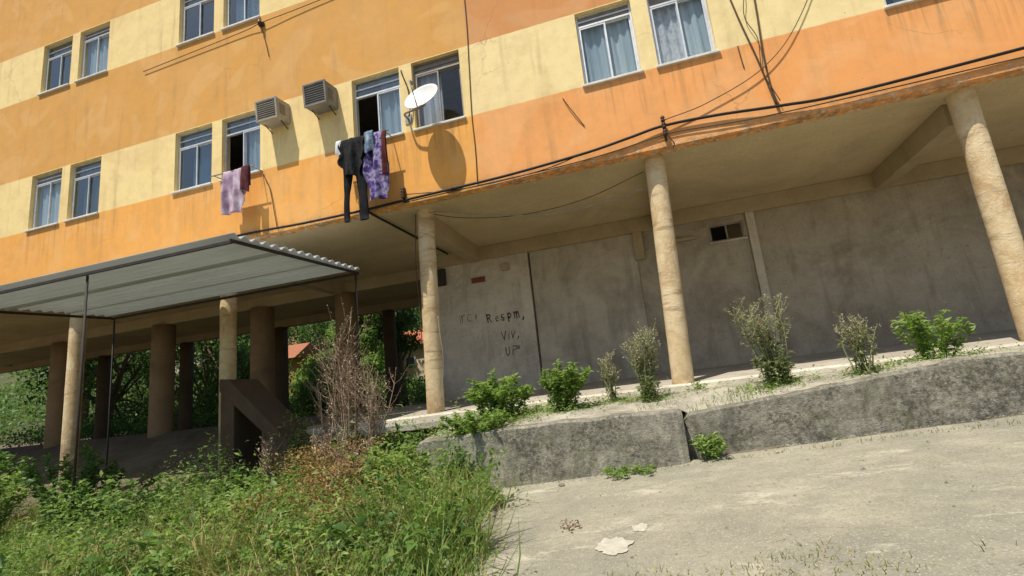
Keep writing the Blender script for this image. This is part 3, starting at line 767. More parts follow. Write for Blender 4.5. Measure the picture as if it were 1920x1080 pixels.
# ------------------------------------------------------------------ air conditioners
def aircon(x0, x1, z0, z1, depth, tilt, label, body='ac_body'):
    t = thing('air_conditioner', label, 'air conditioner', (x0, 0, z0), 'window air conditioners on the facade')
    Mx = Matrix.Translation((0, 0, z1)) @ Matrix.Rotation(tilt, 4, 'X') @ Matrix.Translation((0, 0, -z1))
    f = -depth
    m = MB(); m.box(x0, x1, f, -.01, z0, z1, Mx); m.build('casing', M[body], t, .012)
    m = MB()
    for a in ((x0 - .006, x1 + .006, z0 - .006, z0 + .03), (x0 - .006, x1 + .006, z1 - .03, z1 + .006), (x0 - .006, x0 + .03, z0 + .03, z1 - .03), (x1 - .03, x1 + .006, z0 + .03, z1 - .03)):
        m.box(a[0], a[1], f - .03, f - .003, a[2], a[3], Mx)
    m.build('front_frame', M[body], t, .005)
    m = MB(); m.box(x0 + .03, x1 - .03, f - .010, f - .004, z0 + .03, z1 - .03, Mx); m.build('coil', M['ac_grille'], t)
    m = MB(); n = 9
    for k in range(n):
        z = z0 + .04 + (z1 - z0 - .08) * k / (n - 1); m.box(x0 + .03, x1 - .03, f - .024, f - .012, z - .004, z + .004, Mx)
    m.build('grille', M[body], t)
    m = MB()
    for k in range(7):
        z = z0 + .1 + k * .03; m.box(x1 - .001, x1 + .003, f + .05, f + .2, z, z + .014, Mx)
    m.build('side_louvre', M['ac_grille'], t)
    for x in (x0 + .05, x1 - .05):
        m = MB(); m.tube([(x, -.005, z0 - .10), (x, f * .55, z0 - .022)], .009, 6); m.build('bracket', M['dark_steel'], t)
aircon(-5.29, -4.84, 5.29, 5.70, .36, R(6), 'grey window air conditioner mounted beside the open window with hanging laundry')
aircon(-6.31, -5.86, 5.27, 5.66, .36, R(6), 'beige window air conditioner next to the window at the left, the lower of two', 'ac_beige')

# ------------------------------------------------------------------ satellite dish
def dish():
    t = thing('satellite_dish', 'white satellite dish on an arm in front of the curtained window', 'satellite dish', (-3.48, 0, 4.78))
    c = Vector((-3.03, -.42, 4.80)); n = Vector((-.10, -.90, .45)).normalized()
    ux = n.cross(Vector((0, 0, 1))).normalized(); uy = ux.cross(n) * -1
    m = MB(); rings, seg = 8, 36; vs = [c - n * .06]; fs = []
    for i in range(1, rings + 1):
        r = i / rings
        for k in range(seg):
            a = 2 * math.pi * k / seg
            vs.append(c - n * .06 + (ux * math.cos(a) * .31 + uy * math.sin(a) * .30) * r + n * .06 * r * r)
    for k in range(seg): fs.append((0, 1 + k, 1 + (k + 1) % seg))
    for i in range(rings - 1):
        for k in range(seg): a = 1 + i * seg; fs.append((a + k, a + seg + k, a + seg + (k + 1) % seg, a + (k + 1) % seg))
    m.add(vs, fs, True); m.build('reflector', M['dish'], t, 0, .006)
    low = c - uy * .29 if uy.z > 0 else c + uy * .29
    feed = c + n * .36 + Vector((0, 0, -.05))
    m = MB(); m.tube([low, feed], .010, 6); m.build('feed_arm', M['metal'], t)
    m = MB(); m.tube([feed - n * .02, feed - n * .09], [.022, .034], 10); m.build('feed_horn', M['ac_body'], t)
    back = c - n * .07; wallp = Vector((-3.47, -.012, 4.72))
    m = MB(); m.tube(spline([back, back - n * .07 + Vector((-.04, .02, -.03)), Vector((-3.42, -.22, 4.70)), wallp], 5), .018, 8); m.build('mast', M['metal'], t)
    m = MB(); m.box(-3.53, -3.41, -.014, -.001, 4.63, 4.81); m.build('wall_plate', M['metal'], t, .003)
dish()

# ------------------------------------------------------------------ cables
def cable(name, label, pts, r, mat, n=8, seg=6, cat='cable'):
    m = MB(); m.tube(spline(pts, n), r, seg); return tag(m.build(name, M[mat]), label, cat)
cable('cable_bundle', 'thick black cable bundle sagging along the foot of the facade',
      [(8.4, -.06, 3.62), (5, -.06, 3.46), (2.9, -.06, 3.38), (2.1, -.06, 3.42), (1.3, -.05, 3.50), (.56, -.05, 3.525), (.05, -.06, 3.455), (-.59, -.06, 3.375), (-1.78, -.05, 3.305), (-2.64, -.05, 3.285), (-3.63, -.05, 3.27), (-4.34, -.045, 3.255), (-5.6, -.045, 3.262), (-7, -.045, 3.30), (-10, -.045, 3.28), (-14, -.045, 3.3), (-22, -.045, 3.3), (-29.5, -.045, 3.32)], .021, 'black_rubber')
cable('cable', 'thin dark cable strung just below the black cable bundle',
      [(8.4, -.03, 3.40), (4, -.03, 3.34), (2.1, -.03, 3.33), (1.3, -.03, 3.36), (.6, -.03, 3.40), (-.2, -.03, 3.31), (-1.0, -.03, 3.262), (-2.3, -.03, 3.25), (-3.6, -.03, 3.24)], .008, 'brown_wire')
def spool(x, z0, z1, label):
    t = thing('cable_bracket', label, 'cable bracket', (x, 0, z0))
    m = MB(); m.box(x - .015, x + .015, -.05, -.001, z0, z1); m.build('strap', M['dark_steel'], t, .003)
    for z in (z0 + .10, (z0 + z1) / 2 + .02, z1 - .07):
        m = MB(); m.tube([(x, -.085, z - .035), (x, -.085, z - .018), (x, -.085, z), (x, -.085, z + .018), (x, -.085, z + .035)], [.03, .032, .02, .032, .03], 10); m.build('insulator', M['porcelain'], t)
    m = MB(); m.tube([(x, -.085, z0 + .03), (x, -.085, z1 - .01)], .008, 6); m.build('pin', M['dark_steel'], t)
spool(.56, 3.30, 3.68, 'dark spool bracket carrying the cables above the right column')
spool(-3.63, 3.235, 3.50, 'dark spool bracket carrying the cables beside the hanging laundry')
t = thing('cable_bracket', 'small dark bracket with wires high on the facade at the left', 'cable bracket', (-6.48, 0, 7.55))
m = MB(); m.box(-6.53, -6.42, -.06, -.001, 7.53, 7.60); m.build('plate', M['dark_steel'], t, .003)
m = MB(); m.tube([(-6.47, -.09, 7.52), (-6.47, -.09, 7.61)], .03, 8); m.build('insulator', M['porcelain'], t)
cable('wire', 'brown wire slanting over the upper left facade to a small bracket', [(-9.5, -.03, 7.42), (-7.0, -.04, 7.53), (-6.47, -.06, 7.57), (-5.6, -.04, 7.62), (-4.2, -.03, 7.70), (-2.4, -.03, 7.85)], .008, 'brown_wire', cat='wire')
cable('wire', 'short loose wire hanging from the small bracket at upper left', [(-6.46, -.06, 7.53), (-6.42, -.03, 7.3), (-6.36, -.03, 7.05), (-6.31, -.02, 6.8)], .007, 'brown_wire', cat='wire')
cable('wire', 'thin brown wire running straight down the facade right of the dish', [(-2.27, -.012, 11.4), (-2.28, -.014, 9), (-2.265, -.012, 6.5), (-2.30, -.012, 5.4), (-2.335, -.012, 4.5), (-2.33, -.012, 3.9), (-2.35, -.012, 3.3)], .008, 'brown_wire', cat='wire')
cable('wire', 'slanting wire crossing the facade to the right cable end', [(1.5, -.02, 8), (1.63, -.02, 6.4), (1.80, -.03, 5.06), (1.945, -.03, 4.21), (2.05, -.04, 3.43)], .010, 'brown_wire', cat='wire')
cable('wire', 'upright wire beside the slanting one at the right window', [(2.14, -.02, 8), (2.11, -.02, 6.0), (2.07, -.03, 4.96), (2.03, -.03, 4.27), (2.035, -.03, 3.76), (2.07, -.04, 3.44)], .011, 'brown_wire', cat='wire')
cable('wire', 'short stub of wire below the rightmost curtained window', [(1.74, -.01, 4.49), (1.745, -.02, 4.3), (1.76, -.01, 4.13)], .008, 'brown_wire', cat='wire')
cable('wire', 'loose slanting wire on the orange band left of the curtained window pair', [(-.83, -.01, 4.38), (-.76, -.03, 4.22), (-.66, -.03, 4.02), (-.56, -.01, 3.83)], .007, 'brown_wire', cat='wire')
cable('wire', 'dark wire running from window corner down to the dish', [(-3.56, .02, 5.72), (-3.53, -.03, 5.6), (-3.44, -.03, 5.3), (-3.40, -.05, 4.95), (-3.44, -.05, 4.74)], .012, 'black_rubber', cat='wire')
cable('wire', 'loose dark wire trailing down the orange band at far left', [(-6.47, -.03, 4.46), (-6.43, -.05, 4.36), (-6.32, -.03, 4.11), (-6.25, -.03, 3.8), (-6.21, -.03, 3.57), (-6.16, -.03, 3.3)], .008, 'brown_wire', cat='wire')
cable('cable', 'black cable running back under the soffit from the facade foot', [(-4.31, -.03, 3.255), (-4.30, .0, 3.2), (-4.28, .8, 3.195), (-4.265, 1.7, 3.195), (-4.22, 3.05, 3.19)], .022, 'black_rubber')
cable('wire', 'pale string sagging under the soffit between the two near columns', [(-3.48, .40, 3.16), (-3.1, .44, 3.12), (-2.51, .45, 2.96), (-1.61, .45, 2.76), (-1.085, .45, 2.72), (-.49, .45, 2.74), (.21, .36, 2.81)], .009, 'grey_wire', cat='wire')
cable('wire', 'thin wire clinging to the left column', [(-3.64, .36, 3.15), (-3.71, .38, 2.3), (-3.70, .40, 1.5), (-3.72, .42, .9)], .008, 'brown_wire', cat='wire')

cable('wire', 'slack wire crossing the facade from the upper right to the spool bracket', [(3.4, -.02, 6.2), (2.6, -.04, 4.7), (2.0, -.05, 4.05), (1.2, -.05, 3.72), (.58, -.07, 3.60)], .007, 'brown_wire', cat='wire')
cable('wire', 'wavy loose wire between the slanting and the upright wire', [(1.93, -.02, 6.5), (1.96, -.05, 5.4), (1.90, -.04, 4.9), (2.0, -.05, 4.5), (1.97, -.05, 4.0), (2.10, -.05, 3.5)], .006, 'brown_wire', cat='wire')
cable('wire', 'thin wire dangling from the spool bracket over the slab edge', [(.57, -.07, 3.45), (.60, -.08, 3.33), (.66, -.05, 3.22), (.64, .06, 3.20)], .007, 'brown_wire', cat='wire')
cable('wire', 'second slack wire looping below the black bundle beside the dish shadow', [(-.55, -.045, 3.40), (-1.2, -.05, 3.27), (-1.9, -.05, 3.235), (-2.7, -.05, 3.25), (-3.6, -.06, 3.36)], .007, 'black_rubber', cat='wire')
cable('wire', 'dark wire sagging deeper under the soffit between the two near columns', [(-3.45, .55, 3.19), (-2.9, .6, 3.02), (-2.2, .62, 2.90), (-1.5, .62, 2.86), (-.7, .62, 2.93), (.2, .5, 3.12)], .006, 'brown_wire', cat='wire')
cable('wire', 'pale wire running down the right side of the left column', [(-3.40, .42, 1.35), (-3.36, .38, 1.0), (-3.33, .36, .7), (-3.36, .36, .35), (-3.42, .36, .0)], .006, 'grey_wire', cat='wire')

# ------------------------------------------------------------------ laundry
def rail(name, label, x0, x1, z, y=-.27):
    t = thing(name, label, 'clothes rail', (x0, 0, z))
    m = MB(); m.tube([(x0, y, z), (x1, y, z - .01)], .011, 8); m.build('rod', M['metal'], t)
    for x in (x0 + .08, x1 - .08):
        m = MB(); m.tube([(x, -.001, z + .01), (x, y, z)], .009, 6); m.build('bracket', M['metal'], t)
rail('clothes_rail', 'thin metal clothes rail below the open window with dark laundry', -4.72, -3.72, 4.46)
rail('clothes_rail', 'thin metal clothes rail at the far left window with mauve laundry', -7.42, -6.42, 4.46)
def cloth(name, label, cat, mat, x0, x1, z0, z1, y=-.27, edge=lambda t: (0, 0), fold=.055, seed=0, nx=28, nz=32, freq=22):
    """cloth doubled over the rail: falls in front and behind it"""
    m = MB()
    def panel(yo, zb):
        vs = []; fs = []
        for j in range(nz + 1):
            t = j / nz; z = z1 + .012 - (z1 - zb) * t; el, er = edge(t)
            for i in range(nx + 1):
                u = i / nx; x = x0 + el + (x1 + er - x0 - el) * u
                d = fold * min(1, .25 + t * 1.5) * (math.sin(x * freq + seed + 1.3 * t) + .6 * math.sin(x * freq * 2.3 + seed * 2 - t * 2)) * .5
                hem = .10 * vnoise(x, seed, 0, 7) * t
                vs.append((x + .012 * vnoise(z, seed, 1, 5), y + yo * min(1, t * 8 + .15) + d, z + hem))
        for j in range(nz):
            for i in range(nx): a = j * (nx + 1) + i; fs.append((a, a + 1, a + nx + 2, a + nx + 1))
        m.add(vs, fs, True)
    panel(-.018, z0); panel(.018, z1 - (z1 - z0) * .72)
    return tag(m.build(name, mat, None, 0, .004), label, cat)
cloth('shirt', 'dark grey printed shirt hung on the rail, left of the purple cloth', 'shirt', mat_cloth('dark_print_fabric', [(.008, .009, .011), (.035, .037, .036), (.012, .014, .018)], 16), -4.60, -4.20, 3.78, 4.45, -.30,
      edge=lambda t: (-.05 * math.sin(t * 4) - .03 * math.sin(t * 13), .05 * math.sin(t * 5) + .03 * math.sin(t * 17)), seed=1, fold=.07)
def trousers():
    m = MB()
    for (xt, xb, w0, w1, zb) in ((-4.47, -4.58, .17, .055, 3.02), (-4.30, -4.26, .17, .085, 3.0)):
        rows = 18; n = 12; vs = []; fs = []
        for j in range(rows + 1):
            t = j / rows; z = 4.46 - (4.46 - zb) * t; cx = xt + (xb - xt) * min(1, t * 1.25); w = w0 + (w1 - w0) * min(1, t * 1.5)
            for k in range(n):
                a = 2 * math.pi * k / n
                vs.append((cx + w * math.cos(a) * (1 + .12 * vnoise(k, t * 6, xt, 1)), -.25 + .03 * math.sin(a) * (1 + .5 * vnoise(k, t * 5, 3, 1)), z + .012 * vnoise(k, 0, 2, 2)))
        for j in range(rows):
            for k in range(n): fs.append((j * n + k, j * n + (k + 1) % n, (j + 1) * n + (k + 1) % n, (j + 1) * n + k))
        fs.append(tuple(range(n))); fs.append(tuple(rows * n + k for k in range(n))[::-1]); m.add(vs, fs, True)
    tag(m.build('trousers', mat_cloth('black_denim', [(.008, .008, .01), (.02, .02, .022)], 12, None, 0)), 'black trousers hanging by the waist with both legs dangling below the facade edge', 'trousers')
trousers()
cloth('blanket', 'purple and white patterned cloth hanging on the rail', 'blanket', mat_cloth('purple_print_fabric', [(.03, .018, .09), (.11, .07, .26), (.42, .38, .55), (.07, .035, .15)], 9), -4.17, -3.83, 3.26, 4.45, -.28, edge=lambda t: (.03 * math.sin(t * 9), .05 * t + .03 * math.sin(t * 11)), seed=3, fold=.08)
cloth('towel', 'short faded blue towel laid over the purple cloth', 'towel', mat_cloth('blue_towel_fabric', [(.05, .10, .17), (.17, .24, .33), (.40, .45, .52)], 12), -4.14, -3.97, 4.10, 4.47, -.335, seed=5)
cloth('cloth', 'narrow dark maroon cloth at the right end of the laundry', 'cloth', mat_cloth('dark_red_fabric', [(.07, .018, .022), (.15, .04, .03)], 9), -3.84, -3.77, 3.62, 4.45, -.28, seed=6, nx=10)
cloth('cloth', 'small white cloth at the left end of the laundry', 'cloth', mat_cloth('white_fabric', [(.72, .73, .78), (.85, .85, .88)], 7), -4.71, -4.61, 4.22, 4.46, -.29, seed=7, nx=10)
cloth('blanket', 'mauve blanket drying below the far left window', 'blanket', mat_cloth('mauve_fabric', [(.34, .22, .30), (.55, .42, .52), (.70, .64, .70)], 5), -7.1, -6.62, 3.62, 4.45, -.28, edge=lambda t: (.03 * math.sin(t * 8), -.08 * t + .03 * math.sin(t * 10)), seed=9, fold=.08)
cloth('cloth', 'dark maroon cloth hanging beside the mauve blanket', 'cloth', mat_cloth('maroon_fabric', [(.03, .02, .03), (.14, .04, .04), (.05, .03, .06)], 8), -6.66, -6.5, 3.98, 4.46, -.31, seed=11, nx=12)

# ------------------------------------------------------------------ small sign
tag(MB().box(-3.74, -3.42, 3.135, 3.152, 2.44, 2.56).build('wall_plate', M['red_plate'], None, .004), 'small dark red plate fixed high on the grey wall', 'plate')

# ------------------------------------------------------------------ vegetation
def shrub(name, label, cat, x, y, z, h, spread, nst, leaves, L, mat, smat='stem_green', seed=0, wr=.42, lean=(0, 0), up=.2, lr=.05):
    global rng
    rng = np.random.default_rng(100 + seed)
    t = thing(name, label, cat, (x, y, z))
    st = MB(); Pl = []; Dl = []; tl = []
    per = max(4, leaves // nst)
    for s in range(nst):
        a = rng.uniform(0, 2 * math.pi); rad = spread * math.sqrt(rng.uniform(.02, 1)); hh = h * rng.uniform(.55, 1.0) * (1 - .25 * (rad / spread) ** 2)
        p0 = Vector((x + math.cos(a) * rad * .35 + rng.normal(0, .03), y + math.sin(a) * rad * .35 + rng.normal(0, .03), z - .04))
        p3 = Vector((x + math.cos(a) * rad + lean[0] * hh, y + math.sin(a) * rad + lean[1] * hh, z + hh))
        p1 = p0.lerp(p3, .35) + Vector((0, 0, .15 * hh)); p2 = p0.lerp(p3, .7) + Vector((rng.normal(0, .03), rng.normal(0, .03), .1 * hh))
        pts = spline([p0, p1, p2, p3], 4); st.tube(pts, [max(.0016, .007 * h * (1 - .8 * i / (len(pts) - 1))) for i in range(len(pts))], 4)
        A = np.array([tuple(p) for p in pts])
        u = rng.uniform(lr, 1.0, per) ** .8 * (len(A) - 1); i0 = np.minimum(u.astype(int), len(A) - 2); f = (u - i0)[:, None]
        base = A[i0] * (1 - f) + A[i0 + 1] * f
        d = rng.normal(0, 1, (per, 3)); d[:, 2] = np.abs(d[:, 2]) * .4 + up
        Pl.append(base); Dl.append(unit(d)); tl.append(rng.uniform(0, 1, per))
    P = np.concatenate(Pl); D = np.concatenate(Dl); n = len(P)
    Ls = L * rng.uniform(.55, 1.2, n); rn = np.clip(np.concatenate(tl) * .75 + .25 * (P[:, 2] - z) / h, 0, 1)
    st.build('stems', M[smat], t)
    V, F, rr = leaf_arrays(P, D, Ls, Ls * wr, rn)
    tag(mesh_np('leaves', V, F, rr, M[mat], t), kind='stuff')
    return t

def dry_weed(name, label, x, y, z, h, spread, nst, seed, leafy=0, seeds=14, seedmat='seed', smat='stem_dry', lean=(0, 0)):
    """branching dead stalks carrying seed heads"""
    global rng
    rng = np.random.default_rng(500 + seed)
    t = thing(name, label, 'weed', (x, y, z)); st = MB(); P = []; D = []; Lp = []; Ld = []
    for s in range(nst):
        a = rng.uniform(0, 6.28); rad = spread * rng.uniform(.1, 1); hh = h * rng.uniform(.6, 1)
        p0 = Vector((x + rng.normal(0, .05), y + rng.normal(0, .05), z - .04)); p3 = Vector((x + math.cos(a) * rad + lean[0] * hh, y + math.sin(a) * rad + lean[1] * hh, z + hh))
        pm = p0.lerp(p3, .5) + Vector((rng.normal(0, .04), rng.normal(0, .04), .08 * hh)); pts = spline([p0, pm, p3], 6)
        st.tube(pts, [.0075 * (1 - .7 * i / (len(pts) - 1)) + .0016 for i in range(len(pts))], 4, False)
        for b in range(int(7 + 5 * h)):
            i = rng.integers(len(pts) // 2, len(pts)); q = pts[i]; ang = rng.uniform(0, 6.28); bl = hh * rng.uniform(.10, .28)
            e = q + Vector((math.cos(ang) * bl * .6, math.sin(ang) * bl * .6, bl * rng.uniform(.4, 1)))
            mid = q.lerp(e, .5) + Vector((0, 0, -.1 * bl)); st.tube([q, mid, e], [.0042, .0032, .0018], 3, False)
            for k in range(seeds):
                f = rng.uniform(.25, 1.05); P.append(tuple(q.lerp(e, f) + Vector(rng.normal(0, .012, 3)))); D.append(rng.normal(0, 1, 3) + np.array([0, 0, .5]))
        for k in range(leafy):
            f = rng.uniform(.05, .8); i = int(f * (len(pts) - 1)); Lp.append(tuple(pts[i])); dd = rng.normal(0, 1, 3); dd[2] = abs(dd[2]) * .3; Ld.append(dd)
    st.build('stalks', M[smat], t)
    n = len(P); Ls = rng.uniform(.012, .032, n)
    V, F, rr = leaf_arrays(np.array(P), np.array(D), Ls, Ls * .55, rng.uniform(0, 1, n)); tag(mesh_np('seed_heads', V, F, rr, M[seedmat], t), kind='stuff')
    if Lp:
        n = len(Lp); Ls = rng.uniform(.05, .11, n); V, F, rr = leaf_arrays(np.array(Lp), np.array(Ld), Ls, Ls * .35, rng.uniform(0, 1, n)); tag(mesh_np('leaves', V, F, rr, M['leaf_pale'], t), kind='stuff')
    return t

def bank_z(x, y):
    yf = -1.21 if x < .12 else -1.03; zt = (lw_top(x) if x < .12 else rw_top(x)); zb = slab_front_z(x) - .08
    k = (y - yf) / (.16 - yf); return zt + (zb - zt) * k + .03 * math.sin(math.pi * max(0, min(1, k)))
def gz(x, y): return float(ground_z(x, y))

# plants on the strip, left to right
shrub('leafy_shrub', 'large bright green leafy shrub on the strip right of the left column', 'shrub', -2.12, -.62, bank_z(-2.12, -.62) - .02, .66, .46, 46, 2700, .085, 'leaf_bright', seed=1)
shrub('leafy_shrub', 'low yellow-green shrub spilling over the front wall top', 'shrub', -2.25, -1.28, bank_z(-2.25, -1.2) - .02, .30, .44, 44, 2000, .065, 'leaf_bright', seed=2)
shrub('leafy_shrub', 'bright green leafy shrub in the middle of the strip, before the pale concrete', 'shrub', -1.30, -.6, bank_z(-1.30, -.6) - .02, .66, .32, 36, 2100, .085, 'leaf_bright', seed=3, lean=(.16, 0))
shrub('leafy_shrub', 'small green sprig at the foot of the right column', 'shrub', .40, -.06, bank_z(.40, -.06), .15, .09, 9, 110, .045, 'leaf_bright', seed=4)
dry_weed('dry_weed', 'pale dry seeding weed on the strip left of the right column', -.22, -.50, bank_z(-.22, -.50), .80, .24, 30, 1, 9, 7, 'seed_pale', 'stem_pale')
shrub('leafy_shrub', 'pale green tuft at the foot of the dry seeding weed', 'shrub', -.20, -.62, bank_z(-.20, -.62), .30, .17, 18, 420, .05, 'leaf_pale', seed=5)
dry_weed('dry_weed', 'thin grey seeding weed between the green shrub and the pale weed', -.66, -.35, bank_z(-.66, -.35), .62, .14, 14, 2, 5, 6, 'seed_pale', 'stem_pale')
dry_weed('dry_weed', 'tall flowering weed standing on the strip right of the right column', 1.30, -.5, bank_z(1.30, -.5), 1.0, .30, 20, 3, 20, 8, 'seed_pale', 'stem_pale', lean=(-.10, 0))
shrub('leafy_shrub', 'green undergrowth at the foot of the tall flowering weed', 'shrub', 1.24, -.6, bank_z(1.24, -.6), .46, .20, 18, 520, .07, 'leaf_pale', seed=6)
shrub('leafy_shrub', 'green shrub on the strip near the far right column', 'shrub', 2.9, -.4, bank_z(2.9, -.4), .62, .36, 30, 1300, .08, 'leaf_bright', seed=7)
dry_weed('dry_weed', 'dry weed leaning over the right retaining wall', 2.1, -.8, bank_z(2.1, -.8), .62, .22, 16, 4, 10, 7, 'seed_pale', 'stem_pale')
shrub('leafy_shrub', 'small bright green plant at the foot of the set-back wall', 'shrub', .37, -1.40, float(pave_z(.37, -1.40)), .26, .20, 20, 480, .065, 'leaf_bright', seed=8)
shrub('leafy_shrub', 'flat yellow-green weeds along the foot of the front wall', 'shrub', -.50, -1.60, float(pave_z(-.50, -1.60)), .09, .30, 34, 620, .045, 'leaf_bright', seed=9, up=.1, lr=.1)
shrub('leafy_shrub', 'dark creeper growing up the rounded end of the front wall', 'shrub', -2.42, -1.62, gz(-2.42, -1.62), .70, .26, 34, 1100, .055, 'leaf_mid', seed=10)

# the weedy slope at the left: shrubs that stand out ...
for i, (lab, x, y, h, sp, ns, nl, L, mt) in enumerate([
    ('broad bright green shrub against the left end of the front wall', -3.2, -1.75, .78, .46, 44, 2600, .10, 'leaf_bright'),
    ('green shrub below the floor slab edge, right of the dry stalks', -3.55, -.9, .85, .36, 34, 1700, .09, 'leaf_mid'),
    ('dark green shrub under the end of the floor slab', -5.3, -.85, .75, .40, 30, 1400, .085, 'leaf_mid'),
    ('leafy shrub in the shade of the carport', -5.4, -1.75, .80, .42, 34, 1700, .09, 'leaf_mid'),
    ('bright green shrub in front at the left of the weeds', -4.75, -2.15, .62, .40, 36, 1900, .085, 'leaf_bright'),
    ('green shrub nearest the pavement edge', -2.6, -2.35, .52, .40, 36, 1900, .08, 'leaf_bright'),
    ('dark green shrub under the middle of the carport', -6.6, -2.0, .95, .50, 34, 1600, .095, 'leaf_mid'),
    ('rust-brown withered bush low in the middle of the slope', -3.55, -2.25, .55, .38, 26, 800, .055, 'rust_leaf'),
    ('large leafy shrub at the far left under the carport', -8.0, -1.7, 1.1, .55, 36, 1900, .10, 'leaf_mid'),
    ('dark shrub standing behind the withered weeds', -4.55, -1.35, .72, .36, 28, 1300, .085, 'leaf_mid'),
    ('tall leafy shrub at the carport back post, far left', -9.4, -.9, 1.5, .7, 36, 2000, .12, 'leaf_mid'),
    ('broad shrub leftmost on the slope', -10.6, -1.6, 1.3, .8, 36, 2000, .12, 'leaf_bright'),
    ('shrub between the two far left columns', -12.6, -.6, 1.7, .9, 40, 2400, .13, 'leaf_mid')]):
    shrub('leafy_shrub', lab, 'shrub', x, y, gz(x, y), h, sp, ns, nl, L, mt, seed=20 + i)
# ... tall dead stalks ...
for i, (lab, x, y, h, sp, ns) in enumerate([
    ('tallest dry brown weed, its seed heads before the dark passage', -4.02, -1.25, 2.35, .38, 12),
    ('dry reddish weed right of the tallest stalks', -3.68, -1.3, 1.65, .36, 12),
    ('dry brown weed left of the tallest stalks', -4.36, -1.25, 1.75, .26, 8),
    ('short withered weed in front of the tallest stalks', -3.95, -1.55, 1.05, .40, 12),
    ('withered weed at the left end of the floor slab', -5.15, -1.3, .95, .25, 9),
    ('withered stalks rising from the rust-brown bush', -3.6, -2.0, .8, .4, 20)]):
    dry_weed('dry_weed', lab, x, y, gz(x, y), h, sp, ns, 20 + i, 8, 7)
